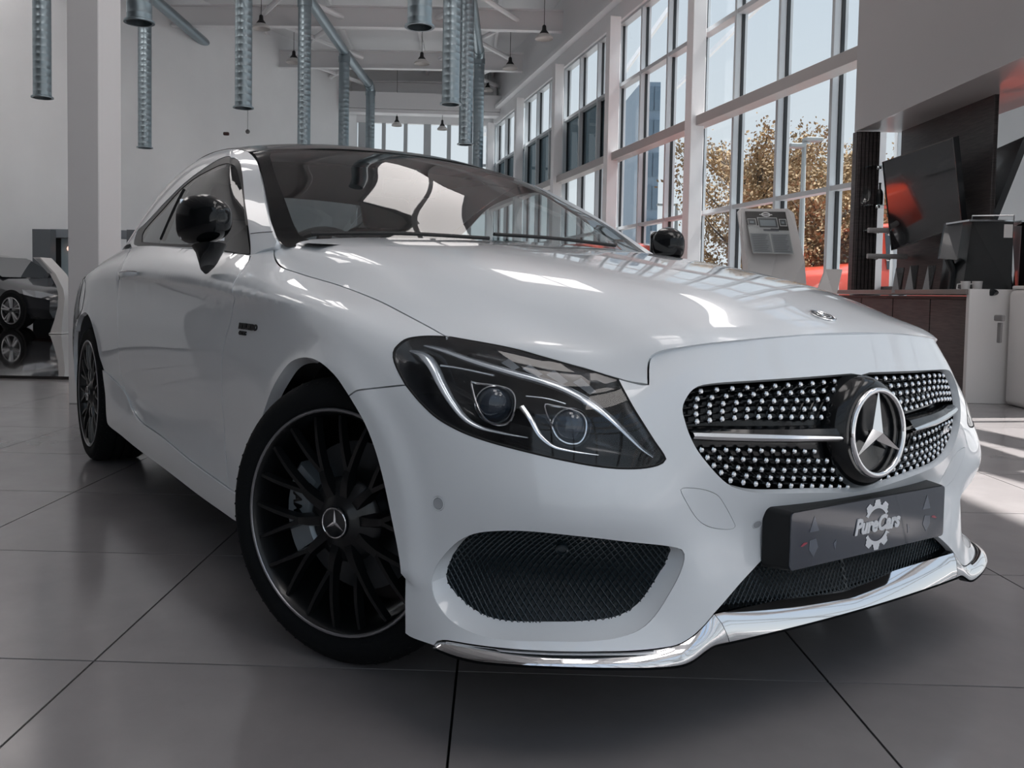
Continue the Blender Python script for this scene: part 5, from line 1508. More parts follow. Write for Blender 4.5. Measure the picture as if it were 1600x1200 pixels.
SWM = Matrix.Translation((-1.22, -.37, .90)) @ Matrix.Rotation(math.radians(-68), 4, 'Y')
sw = MB(); sw.tube([SWM @ Vector((.185 * math.cos(a), .185 * math.sin(a), 0)) for a in np.linspace(0, 2 * PI, 40, endpoint=False)], .016, n=8, closed=True)
sw.box((0, 0, .01), (.34, .05, .02), M=SWM); sw.box((-.06, 0, .01), (.06, .34, .02), M=SWM); sw.lathe([(.06, .0), (.06, .03), (.02, .035)], SWM, n=16)
sw.build('steering_wheel', INTR, car)
ivm = MB(); ivm.box((-1.20, 0, 1.255), (.03, .24, .065), bevel=.015); ivm.tube([(-1.18, 0, 1.28), (-1.14, 0, 1.315)], .012); ivm.build('rear_view_mirror', INTR, car)
# ================================================================== REFRESHMENT CORNER (A to the right, B ahead along the tile joints)
def AB(A, B, z=0.0):
    q = CAM[:2] + ta * A + tb * B; return Vector((q[0], q[1], z))
MAB = Matrix.Translation(AB(0, 0)) @ Matrix.Rotation(TA, 4, 'Z')      # local x = A, local y = B
WOOD = bpy.data.materials.new('dark_wood'); WOOD.use_nodes = True
_n = WOOD.node_tree; _b = _n.nodes['Principled BSDF']; _b.inputs['Roughness'].default_value = .42
_t = _n.nodes.new('ShaderNodeTexCoord'); _mp = _n.nodes.new('ShaderNodeMapping'); _mp.inputs['Scale'].default_value = (2, 2, 26)
_w = _n.nodes.new('ShaderNodeTexNoise'); _w.inputs['Scale'].default_value = 3; _w.inputs['Detail'].default_value = 6
_r = _n.nodes.new('ShaderNodeValToRGB'); _r.color_ramp.elements[0].color = (.030, .024, .024, 1); _r.color_ramp.elements[1].color = (.085, .068, .066, 1); _r.color_ramp.elements[0].position = .3; _r.color_ramp.elements[1].position = .75
_n.links.new(_t.outputs['Object'], _mp.inputs[0]); _n.links.new(_mp.outputs[0], _w.inputs['Vector']); _n.links.new(_w.outputs['Fac'], _r.inputs[0]); _n.links.new(_r.outputs[0], _b.inputs['Base Color'])
LACQ = mat('grey_lacquer', (.42, .40, .40), rough=.35, coat=.3)
WHTP = mat('white_panel', (.68, .66, .65), rough=.35, coat=.2)
MIRR = mat('mirror_silver', (.85, .86, .87), rough=.01, metal=1.0)
BLK = mat('appliance_black', (.010, .012, .014), rough=.3, coat=.3)
def thing(name, label, cat, loc=(0, 0, 0), group=None):
    e = empty(name, loc); tag(e, label, cat, group); bpy.context.view_layer.update(); return e
def sub(mb, name, m, parent, smooth=False, angle=40, **k):
    o = mb.build(name, m, None, smooth=smooth, angle=angle, **k); o.parent = parent; o.matrix_parent_inverse = Matrix.Translation(parent.matrix_world.translation).inverted() if parent.type == 'EMPTY' else Matrix(); return o

u_ = thing('wall_unit', 'dark wood wall unit with mirror strips under a big grey lacquered canopy', 'cabinet', AB(4.5, 9, 0))
sub(MB().box((4.29, 7.60, 3.45), (.68, 5.28, 1.50), M=MAB, bevel=.004, seg=1), 'canopy', LACQ, u_)
sub(MB().box((4.46, 9.23, 1.82), (.05, 1.86, 1.76), M=MAB), 'wood_panel', WOOD, u_)
sub(MB().box((4.46, 7.27, 1.82), (.05, .78, 1.76), M=MAB), 'wood_panel', WOOD, u_)
sub(MB().box((4.66, 8.5, 1.82), (.02, 3.3, 1.76), M=MAB), 'wood_panel', WOOD, u_)
sub(MB().box((4.46, 7.98, 1.82), (.012, .62, 1.76), M=MAB), 'mirror_strip', MIRR, u_)
fb = MB()
for k in range(6): fb.box((3.945 + .04 * k, 10.07, 1.80), (.030, .03, 1.75), M=MAB)
fb.box((4.045, 10.14, 1.80), (.25, .11, 1.76), M=MAB)
sub(fb, 'fluted_pilaster', WOOD, u_)
sub(MB().box((4.60, 9.3, .95), (.10, 4.0, .10), M=MAB), 'plinth_rail', WOOD, u_)
# TV
tv = thing('television', 'wide black wall television tilted forward over the counter', 'television', dep(1440, 300, 9))
TVC = [dep(1380, 254, 9.45), dep(1489, 216, 8.25), dep(1503, 352, 8.40), dep(1394, 390, 9.65)]
n_ = (TVC[1] - TVC[0]).cross(TVC[3] - TVC[0]).normalized()
if n_.dot(Vector(CAM) - TVC[0]) < 0: n_ = -n_
mb = MB(); mb.grid([[p + n_ * 0 for p in (TVC[0], TVC[1])], [TVC[3], TVC[2]]]); sub(mb, 'screen', mat('tv_screen', (.012, .013, .015), rough=.06, coat=1.0, spec=1.0), tv)
mb = MB(); c_ = sum(TVC, Vector()) / 4
o_ = [c_ + (p - c_) * 1.02 for p in TVC]
f1 = [p + n_ * .004 for p in TVC]; 
mb.grid([[*f1, f1[0]], [*[p + n_ * .006 for p in o_], o_[0] + n_ * .006], [*[p - n_ * .05 for p in o_], o_[0] - n_ * .05]]); mb.poly([p - n_ * .05 for p in o_])
sub(mb, 'bezel', BLK, tv)
sub(MB().tube([c_ - n_ * .05, c_ - n_ * .05 + Vector((ta[0], ta[1], 0)) * .22], .04, n=8), 'bracket', BLK, tv)

ct = thing('counter', 'long dark wood counter with pale worktop under the television', 'counter', AB(4.25, 9))
sub(MB().box((4.24, 9.3, .925), (.70, 3.40, .045), M=MAB, bevel=.004, seg=1), 'worktop', mat('worktop_taupe', (.22, .19, .18), rough=.3), ct)
for k in range(4): sub(MB().box((4.00, 8.02 + .78 * k, .47), (.022, .765, .78), M=MAB, bevel=.002, seg=1), 'cabinet_door', WOOD, ct)
sub(MB().box((4.28, 9.3, .45), (.54, 3.3, .88), M=MAB), 'carcass', WOOD, ct)
sub(MB().box((4.24, 7.60, .475), (.66, .05, .95), M=MAB, bevel=.003, seg=1), 'end_panel', WHTP, ct)
wb = thing('white_cabinet', 'tall white rounded cabinet at the near end of the wooden counter', 'cabinet', AB(4.5, 7.3))
sub(MB().box((4.55, 7.32, .475), (.70, .44, .95), M=MAB, bevel=.05, seg=4), 'body', WHTP, wb, smooth=True)
sub(MB().box((4.55, 7.32, .965), (.66, .40, .03), M=MAB, bevel=.01), 'top', WHTP, wb)
p_ = dep(1551, 457, 7.45); sub(MB().lathe([(.028, -.05), (.028, .02), (.012, .022)], Matrix.Translation(p_) @ Matrix.Rotation(math.radians(90), 4, 'X'), n=16), 'knob', BLK, wb)
sub(MB().box(dep(1562, 520, 7.2), (.03, .03, .16), bevel=.005).box(dep(1562, 497, 7.18), (.07, .05, .05), bevel=.01), 'dispenser', mat('dispenser_grey', (.2, .19, .19), rough=.3), wb)

# shelf fittings at the far end
for k, (ya, lb) in enumerate(((262, 'topmost empty glass shelf by the fluted pilaster'), (322, 'second glass shelf, under the black bottle'), (361, 'third glass shelf with a thick frosted front rod'), (401, 'lowest glass shelf with a thick frosted front rod'))):
    s0 = dep(1352, ya, 9.85); e = thing('glass_shelf', lb, 'shelf', s0, 'glass shelves beside the television')
    q = MAB.inverted() @ s0
    sub(MB().box((4.20, 10.0, q.z), (.46, .34, .012), M=MAB), 'pane', glass_mat('shelf_glass', (.80, .86, .86), refl=1.4), e)
    for B_ in (9.86, 10.02):
        sub(MB().lathe([(.003, -.03), (.022, -.02), (.026, 0), (.018, .012), (.002, .014)], Matrix.Translation(MAB @ Vector((4.08 + .20 * (B_ > 9.9), B_, q.z - .012))), n=12, caps=False), 'clip', CHROME, e, smooth=True)
    if k > 1: sub(MB().tube([MAB @ Vector((3.98, 9.84, q.z)), MAB @ Vector((4.40, 9.84, q.z))], .028, n=10), 'front_rod', mat('frosted_rod', (.42, .40, .40), rough=.5), e, smooth=True)
b0 = dep(1374, 321, 9.9)
bt = MB().lathe([(.035, 0), (.036, .12), (.030, .15), (.012, .18), (.011, .23), (.014, .232), (.014, .245)], Matrix.Translation(b0), n=20).build('bottle', BLK, None); tag(bt, 'black bottle standing on the second glass shelf', 'bottle')
g0 = dep(1352, 306, 9.9)
gp = MB().lathe([(.0005, 0), (.05, .004), (.085, .012), (.09, .016)], Matrix.Translation(g0) @ Matrix.Rotation(1.5, 4, 'X'), n=24, caps=False).build('glass_plate', glass_mat('plate_glass', (.7, .75, .75), refl=2.0), None); tag(gp, 'clear glass plate upright between the two upper shelves', 'plate')

# things on the counter
BROW = mat('brochure_white', (.60, .60, .61), rough=.4)
for (x0, x1, xb0, xb1, yt, tt, lb) in ((1400, 1412.5, 1392.5, 1405, 418.5, 8.85, 'leftmost of three grey brochures leaning on the counter'), (1422.5, 1435, 1412.5, 1427.5, 415, 8.62, 'middle one of three grey brochures on the counter'), (1450, 1462, 1440, 1452.5, 415, 8.40, 'rightmost of three grey brochures, beside the tablet stand')):
    a, b_, c_, d_ = dep(x0, yt, tt), dep(x1, yt - .5, tt - .10), dep(xb1, 457.5, tt - .10), dep(xb0, 458, tt)
    e = thing('brochure', lb, 'brochure', d_, 'brochures on the counter')
    back = Vector((ta[0], ta[1], 0)) * .02 + Vector((tb[0], tb[1], 0)) * .03
    mb = MB(); mb.grid([[a, b_], [d_, c_]]); sub(mb, 'front', BROW, e)
    mb = MB(); mb.grid([[a, b_, b_ + back, a + back, a], [d_, c_, c_ + back * 3, d_ + back * 3, d_]]); mb.poly([a, b_, b_ + back, a + back]); sub(mb, 'holder', BLK, e)
cf = thing('coffee_machine', 'big black coffee machine on the near end of the counter', 'appliance', dep(1545, 458, 8.0))
P0, P1, P2, P3 = dep(1519, 346, 7.95), dep(1584, 346, 7.55), dep(1580, 459, 7.55), dep(1503, 459, 7.95)
dpt = Vector((tb[0], tb[1], 0)) * .42
mb = MB()
fr = [P0, P1, P2, P3]; bk = [p + dpt for p in fr]
mb.poly(fr); mb.poly(bk[::-1])
for i in range(4): mb.poly([fr[i], fr[(i + 1) % 4], bk[(i + 1) % 4], bk[i]])
sub(mb, 'body', BLK, cf)
sub(MB().box((0, 0, 0), (.38, .40, .015), M=Matrix.Translation((P0 + P1) / 2 + dpt / 2 + Vector((0, 0, .008))) @ Matrix.Rotation(TA, 4, 'Z')), 'lid', SATIN, cf)
sub(MB().tube([P0 + Vector((0, 0, .05)), P1 + Vector((0, 0, .05))], .006, n=6).tube([P0, P0 + Vector((0, 0, .05))], .005, n=5).tube([P1, P1 + Vector((0, 0, .05))], .005, n=5), 'rail', SATIN, cf)
lbp = dep(1575.5, 361, 7.5); sub(MB().box(lbp, (.07, .004, .11), rz=TA), 'notice', WHTP, cf)
tb_ = thing('tablet_stand', 'dark tablet screen on a black stalk beside the coffee machine', 'screen', dep(1480, 459, 8.1))
T4 = [dep(1477.5, 349, 8.2), dep(1505, 345, 8.0), dep(1495, 406, 7.95), dep(1467.5, 404, 8.15)]; th_ = Vector((tb[0], tb[1], 0)) * .03
mb = MB(); mb.poly(T4); mb.poly([p + th_ for p in T4][::-1])
for i in range(4): mb.poly([T4[i], T4[(i + 1) % 4], T4[(i + 1) % 4] + th_, T4[i] + th_])
sub(mb, 'screen', mat('tablet_grey', (.035, .038, .045), rough=.2, coat=.5), tb_)
sub(MB().tube([dep(1482, 404, 8.15), dep(1490, 425, 8.15), dep(1487, 452, 8.15)], .035, n=10), 'stalk', BLK, tb_)
sub(MB().lathe([(.11, 0), (.11, .012), (.09, .02)], Matrix.Translation(dep(1484, 456.5, 8.15)), n=24), 'foot', BLK, tb_)
for u0, u1, lb in ((1501, 1515, 'white mug with handle, left of two beside the coffee machine'), (1519, 1534, 'white mug nearest the white cabinet')):
    tq = 7.62; p0 = dep((u0 + u1) / 2, 459, tq); r0 = (u1 - u0) / 2 / FPX * tq; h_ = 19.5 / FPX * tq
    e = thing('mug', lb, 'mug', p0, 'mugs on the counter')
    MB().lathe([(.0005, .0), (r0 * .72, 0), (r0 * .85, h_ * .4), (r0, h_), (r0 * .93, h_), (r0 * .75, .012), (.0005, .012)], n=24, caps=False).build('cup', WHTP, e)
    hd_ = MB(); l_ = -Vector((RH[0], RH[1], 0)); hd_.tube([l_ * r0 * .9 + Vector((0, 0, h_ * .8)), l_ * (r0 + .03) + Vector((0, 0, h_ * .75)), l_ * (r0 + .034) + Vector((0, 0, h_ * .4)), l_ * r0 * .8 + Vector((0, 0, h_ * .25))], .006, n=6); hd_.build('handle', WHTP, e)

# ---- information board
ib = thing('information_board', 'white leaning information board with dark poster beside the windows', 'sign', dep(1205, 560, 9.3))
TB_ = 9.3
front = [(1153.6, 331), (1158, 326), (1231, 326), (1240.5, 333), (1248, 367.5), (1257.4, 408), (1260, 447), (1262, 560), (1172, 560), (1169, 425), (1169, 408), (1164.6, 394.5), (1158, 360)]
def board_pt(u, v, off=0.0):
    t = TB_ + (max(0, 408 - v) / 82) * .22 - off
    return dep(u, v, t)
A_ = [board_pt(*p) for p in front]; Bk = [p + Vector((FH[0], FH[1], 0)) * .05 for p in A_]
mb = MB(); mb.bm.faces.new([mb.bm.verts.new(p) for p in A_]); mb.bm.faces.new([mb.bm.verts.new(p) for p in Bk[::-1]])
for i in range(len(A_)): mb.poly([A_[i], A_[(i + 1) % len(A_)], Bk[(i + 1) % len(A_)], Bk[i]])
bmesh.ops.triangulate(mb.bm, faces=mb.bm.faces)
sub(mb, 'panel', WHTP, ib)
sub(MB().box(W(lat(1217, 9.35), 9.45, .02), (.75, .5, .04), rz=math.atan2(RH[1], RH[0]), bevel=.01), 'foot', WHTP, ib)
def on_board(name, quad, m, off):
    return sub(MB().poly([board_pt(u, v, off) for u, v in quad]), name, m, ib)
def bq(x0, y0, x1, y1):
    """poster coordinates (0..1) to the pixels of its quad"""
    Q = np.array([(1164, 330), (1227, 331), (1240.5, 397.5), (1176.4, 395.5)], float)
    f = lambda s, t: tuple((Q[0] * (1 - s) + Q[1] * s) * (1 - t) + (Q[3] * (1 - s) + Q[2] * s) * t)
    return [f(x0, y0), f(x1, y0), f(x1, y1), f(x0, y1)]
on_board('poster', bq(0, 0, 1, 1), mat('poster_grey', (.40, .42, .42), rough=.3), .006)
on_board('poster_band', bq(0, 0, 1, .33), mat('poster_dark', (.012, .012, .013), rough=.3), .010)
on_board('poster_band', bq(.55, .33, 1, .44), MATS['poster_dark'], .009)
on_board('poster_text', bq(.02, .52, .485, .97), mat('poster_text_grey', (.24, .26, .27), rough=.4), .010)
on_board('poster_text', bq(.525, .52, .98, .97), MATS['poster_text_grey'], .010)
lt_ = mat('poster_line', (.10, .11, .12), rough=.5)
for k in range(10):
    for x0, x1 in ((.06, .44), (.56, .93)): on_board('poster_line', bq(x0, .555 + .042 * k, x1 - .03 * (k % 3), .567 + .042 * k), lt_, .013)
for x0, x1, y0, y1 in ((.02, .23, .17, .34), (.27, .76, .14, .40), (.80, .98, .17, .34)):
    on_board('poster_photo', bq(x0, y0, x1, y1), mat('photo_border', (.55, .56, .56), rough=.4), .013)
    on_board('poster_photo', bq(x0 + .015, y0 + .015, x1 - .015, y1 - .02), mat('photo_dark', (.06, .07, .075), rough=.3), .016)
    on_board('poster_photo', bq(x0 + .05, y0 + .06, x1 - .06, y1 - .06), mat('photo_car', (.22, .26, .28), rough=.3), .019)
on_board('poster_caption', bq(.37, .42, .75, .46), lt_, .013)
lgq = [bq(.5 + .10 * math.cos(a) - .0, .075 + .045 * math.sin(a), .5 + .10 * math.cos(a) + .01, .075 + .045 * math.sin(a) + .01)[0] for a in np.linspace(0, 2 * PI, 24)]
sub(MB().tube([board_pt(u, v, .014) for u, v in lgq[:-1]], .006, n=5, closed=True), 'gear_logo', mat('logo_white', (.8, .8, .8), rough=.4), ib)
on_board('gear_logo', bq(.34, .065, .66, .085), MATS['logo_white'], .016)
sb_ = thing('small_board', 'small white slanted board just beyond the bonnet, near the counter', 'sign', dep(1295, 470, 9.2))
Q4 = [dep(1290, 420.6, 9.25), dep(1316.5, 420.6, 9.05), dep(1305, 470, 8.95), dep(1272, 470, 9.15)]
mb = MB(); bkv = Vector((FH[0], FH[1], 0)) * .03
mb.poly(Q4); mb.poly([p + bkv for p in Q4][::-1])
for i in range(4): mb.poly([Q4[i], Q4[(i + 1) % 4], Q4[(i + 1) % 4] + bkv, Q4[i] + bkv])
sub(mb, 'panel', WHTP, sb_)
qb = (Q4[2] + Q4[3]) / 2; sub(MB().box((qb.x, qb.y, qb.z / 2), (.08, .08, qb.z), bevel=.01).box((qb.x, qb.y, .01), (.35, .35, .02)), 'post', WHTP, sb_)

# ================================================================== LEFT SIDE: dark platform, cars, stand, portal
pf = MB().prism([tuple(AB(A, B)[:2]) for A, B in ((-3.75, 8.08), (-3.75, 19.5), (-15.0, 19.5), (-13, 8.02))], -.004, .028).build('floor_platform', mat('platform_gloss', (.018, .014, .014), rough=.07, coat=1.0, spec=.6), None, smooth=False)
tag(pf, kind='structure')

def simple_car(name, label, loc, heading, body_m, S=1.0, suv=False, z0=0.0):
    e = thing(name, label, 'car', (loc[0], loc[1], z0)); M0 = Matrix.Translation((loc[0], loc[1], z0)) @ Matrix.Rotation(heading, 4, 'Z') @ Matrix.Scale(S, 4)
    # side sections: x, half width, sill z, shoulder z, roof/hood z, roof half width
    if not suv:
        st = [(2.28, .55, .32, .48, .58, .45), (2.20, .74, .22, .55, .70, .60), (1.95, .84, .20, .62, .78, .68), (1.5, .90, .20, .68, .86, .74), (.95, .91, .20, .78, .95, .76), (.55, .91, .20, .84, 1.10, .72), (.0, .91, .20, .88, 1.36, .62), (-.4, .91, .20, .90, 1.43, .60), (-1.0, .91, .20, .92, 1.41, .60), (-1.6, .90, .20, .94, 1.22, .64), (-2.0, .88, .22, .95, 1.06, .70), (-2.4, .80, .28, .90, 1.02, .66), (-2.5, .6, .40, .72, .85, .5)]
    else:
        st = [(2.05, .60, .45, .80, .98, .55), (2.0, .80, .38, .92, 1.06, .70), (1.5, .90, .35, .98, 1.12, .78), (.9, .92, .35, 1.02, 1.16, .80), (.75, .92, .35, 1.04, 1.20, .80), (.45, .92, .35, 1.06, 1.72, .72), (-.5, .92, .35, 1.06, 1.80, .72), (-1.6, .92, .35, 1.06, 1.78, .72), (-1.85, .90, .38, 1.04, 1.70, .72), (-1.95, .86, .45, .95, 1.1, .75), (-2.0, .8, .5, .85, .9, .7)]
    def ring(s, inset=0.0):
        x, w, z1, z2, z3, wr = s
        pts = [(x, -w * .9, z1), (x, -w, z1 + .12), (x, -w, (z1 + z2) / 2), (x, -w * .985, z2), (x, -(w * .35 + wr * .65), z2 + (z3 - z2) * .45), (x, -wr, z3 - .06), (x, -wr * .8, z3 - .015), (x, 0, z3)]
        return pts + [(p[0], -p[1], p[2]) for p in pts[-2::-1]]
    mb = MB(); mb.grid([ring(s) for s in st]); mb.poly(ring(st[0])); mb.poly(ring(st[-1])[::-1])
    for q in mb.bm.verts: q.co = M0 @ q.co
    sub(mb, 'body', body_m, e, smooth=True, angle=42, merge=1e-4)
    gls = mat('far_glass', (.02, .025, .03), rough=.05, coat=1.0)
    WX = (st[5], st[6]) if not suv else (st[4], st[5])
    # windscreen and side windows sit a little proud of the body
    def pane(pts, nm='window'):
        m_ = MB(); m_.grid(pts); 
        for q in m_.bm.verts: q.co = M0 @ q.co
        sub(m_, nm, gls, e, smooth=True)
    if not suv:
        pane([[(.93, y * .70, .968) for y in (-1, -.5, 0, .5, 1)], [(.55, y * .66, 1.125) for y in (-1, -.5, 0, .5, 1)], [(.04, y * .58, 1.362) for y in (-1, -.5, 0, .5, 1)]], 'windscreen')
        for s in (1, -1):
            pane([[(.72, s * .845, .90), (.40, s * .80, 1.10), (-.05, s * .715, 1.30)], [(0, s * .915, .90), (0, s * .80, 1.12), (-.15, s * .705, 1.33)], [(-.9, s * .925, .93), (-.9, s * .80, 1.18), (-.9, s * .70, 1.34)], [(-1.75, s * .90, .96), (-1.6, s * .82, 1.06), (-1.45, s * .76, 1.15)]], 'side_window')
            m_ = MB(); m_.grid([[(2.17, s * .62, .56), (2.17, s * .62, .66)], [(1.98, s * .85, .60), (1.96, s * .84, .72)], [(1.72, s * .895, .65), (1.66, s * .87, .74)]])
            for q in m_.bm.verts: q.co = M0 @ (q.co + Vector((.012, s * .012, 0)))
            sub(m_, 'headlamp', mat('far_lamp', (.45, .47, .5), rough=.15, coat=1.0), e)
        m_ = MB().box((2.262, 0, .46), (.06, .95, .30), bevel=.04)
    else:
        pane([[(.76, y * .72, 1.20) for y in (-1, 0, 1)], [(.49, y * .66, 1.66) for y in (-1, 0, 1)]], 'windscreen')
        for s in (1, -1):
            for x0, x1 in ((.42, -.35), (-.45, -1.2), (-1.28, -1.75)):
                pane([[(x0, s * .90, 1.10), (x0, s * .785, 1.64)], [(x1, s * .90, 1.10), (x1, s * .785, 1.64)]], 'side_window')
            m_ = MB().lathe([(.10, 0), (.095, .02), (.0005, .03)], Matrix.Translation((2.03, s * .58, .84)) @ Matrix.Rotation(PI / 2, 4, 'Y'), n=16, caps=False)
            for q in m_.bm.verts: q.co = M0 @ q.co
            sub(m_, 'headlamp', mat('far_lamp', (.45, .47, .5), rough=.15, coat=1.0), e)
        m_ = MB().box((2.03, 0, .80), (.05, .9, .26), bevel=.02)
    for q in m_.bm.verts: q.co = M0 @ q.co
    sub(m_, 'grille', BLACKGLOSS, e)
    R = .345 if not suv else .40
    for x in ((1.42, -1.38) if not suv else (1.28, -1.28)):
        for s in (1, -1):
            MWh = M0 @ Matrix.Translation((x, s * .80, R)) @ Matrix.Rotation(-s * PI / 2, 4, 'X')
            w_ = MB().lathe([(R * .72, -.10), (R * .97, -.11), (R, -.07), (R, .08), (R * .97, .115), (R * .74, .12), (R * .70, .09)], MWh, n=40, caps=False)
            tyre = sub(w_, 'tyre', RUBBER, e, smooth=True)
            r_ = MB().lathe([(R * .74, .122), (R * .70, .126), (R * .67, .118), (R * .64, .06), (R * .3, .05), (R * .0005 + .0005, .05)], MWh, n=40, caps=False)
            rim_ = sub(r_, 'rim', mat('rim_dark', (.03, .03, .032), rough=.5), e, smooth=True)  # near-black dish behind the silver spokes
            sp_ = MB()
            for k in range(5):
                a = 2 * PI * k / 5 + .35
                for da in (-.16, .16):
                    p = [MWh @ Vector((R * .14 * math.cos(a), R * .14 * math.sin(a), .10)), MWh @ Vector((R * .69 * math.cos(a + da), R * .69 * math.sin(a + da), .118))]
                    sp_.tube(p, [.030, .022], n=6)
            sp_.tube([MWh @ Vector((R * .70 * math.cos(a), R * .70 * math.sin(a), .12)) for a in np.linspace(0, 2 * PI, 32, endpoint=False)], .010, n=6, closed=True)
            sub(sp_, 'spokes', mat('alloy', (.42, .42, .43), rough=.35, metal=.7), e, smooth=True)
            ar = MB().lathe([(R * 1.12, .105), (R * .98, .1055)], MWh, n=40, caps=False); sub(ar, 'wheel_arch', DARK, e)
    return e
HR = math.atan2(RH[1], RH[0])
wc = W(lat(18, 16.6), 16.6); hd1 = HR - math.radians(24); dv = Vector((math.cos(hd1), math.sin(hd1), 0))
side_v = Vector((-dv.y, dv.x, 0))
c1 = wc - dv * 1.42 + side_v * .90
simple_car('saloon_car', 'dark grey saloon on the black platform, silver five-spoke wheel in view', c1, hd1, mat('paint_graphite', (.030, .033, .038), rough=.25, coat=1.0), z0=.028)
c2 = W(lat(8, 18.9), 18.9)
simple_car('red_car', 'dark red car behind the grey saloon, mostly hidden by it', c2, hd1, mat('paint_dark_red', (.075, .014, .012), rough=.25, coat=1.0), z0=.028)
c3 = AB(1.5, 16.3); simple_car('off_road_car', 'orange off-road car hidden behind the white coupe, mirrored in the television', c3, TA + math.radians(215), mat('paint_orange', (.50, .055, .028), rough=.3, coat=1.0), suv=True)

cs = thing('curved_stand', 'white curved price stand in front of the dark saloon', 'sign', dep(88, 521, 15.2))
tc_ = 15.2
L_ = [(51, 402), (64, 413), (78, 428), (88, 447), (91, 460), (90, 480), (85, 500), (78, 521)]
R_ = [(62.5, 402), (72, 412), (87, 428), (99, 452), (101, 466), (99, 490), (97, 506), (96, 521)]
mb = MB(); f0 = [dep(u, v, tc_) for u, v in L_]; f1 = [dep(u, v, tc_) for u, v in R_]; dv_ = Vector((FH[0], FH[1], 0)) * .42
mb.grid([f0, f1, [p + dv_ for p in f1], [p + dv_ for p in f0], f0])
sub(mb, 'panel', WHTP, cs, smooth=True, angle=30)
bp_ = (f0[-1] + f1[-1]) / 2 + dv_ / 2
sub(MB().box((bp_.x, bp_.y, .040), (.22, .46, .02), rz=HR, bevel=.004), 'foot', WHTP, cs)
mb = MB(); q0, q1 = dep(55, 404, tc_ - .01), dep(62, 404, tc_ - .01); q2, q3 = dep(82, 427, tc_ - .01), dep(75, 427, tc_ - .01); mb.poly([q0, q1, q2, q3]); sub(mb, 'label_sheet', mat('sheet_grey', (.35, .36, .37), rough=.4), cs)

po = thing('portal', 'grey box portal with pale blue panel against the left wall', 'cabinet', dep(100, 505, 19.3))
def frontal(u0, v0, u1, v1, t, d, name, m, parent, z_floor=False):
    """box whose face looks back at the viewer, spanning the given pixels at distance t"""
    x0, x1 = lat(u0, t), lat(u1, t); za, zb = dep((u0 + u1) / 2, v1, t).z, dep((u0 + u1) / 2, v0, t).z
    if z_floor: za = 0.028
    MM = Matrix.Translation(W(0, t)) @ Matrix.Rotation(HR, 4, 'Z')
    return sub(MB().box(((x0 + x1) / 2, d / 2, (za + zb) / 2), (x1 - x0, d, zb - za), M=MM), name, m, parent)
PG = mat('portal_grey', (.15, .165, .18), rough=.5)
frontal(51, 358, 79, 505, 18.6, .25, 'side_post', PG, po, True)
frontal(79, 359, 216, 372, 18.9, .25, 'lintel', mat('portal_light', (.26, .29, .32), rough=.5), po)
frontal(198, 359, 216, 505, 18.7, .25, 'side_post', PG, po, True)
frontal(87, 372, 96, 505, 19.15, .05, 'black_strip', BLACKMATT, po, True)
frontal(96, 372, 181, 505, 19.15, .04, 'back_panel', mat('pale_blue_panel', (.42, .52, .56), rough=.4), po, True)
frontal(181, 389, 187, 400, 19.0, .05, 'black_box', BLACKMATT, po)
lg = dep(108.5, 388.5, 19.1); sub(MB().lathe([(.055, 0), (.05, .01), (.0005, .012)], Matrix.Translation(lg) @ Vector((-FH[0], -FH[1], 0)).to_track_quat('Z', 'Y').to_matrix().to_4x4(), n=20, caps=False), 'lit_badge', mat('badge_glow', (.8, .5, .4), emit=(1, .62, .5), estr=1.5), po)

# wall detail: small sensor on a cord and a dark detector
wd_ = MB().lathe([(.03, -.05), (.055, -.02), (.06, .02), (.03, .06)], Matrix.Translation(dep(387, 206, 24.5)), n=16).build('hanging_sensor', mat('sensor_dark', (.12, .12, .12), rough=.5), None); tag(wd_, 'small grey bulb sensor on a long cord before the left wall', 'sensor')
MB().tube([dep(387, 206, 24.5), dep(387, 206, 24.5) * 1.0 + Vector((0, 0, 3.3))], .006, n=4).build('cord', BLACKMATT, wd_)
dt = MB().box(dep(353.5, 209, 25.1), (.16, .10, .09), rz=HR, bevel=.03, seg=3).build('wall_detector', mat('detector_red', (.05, .015, .012), rough=.4), None); tag(dt, 'tiny dark red detector fixed on the left wall', 'detector')

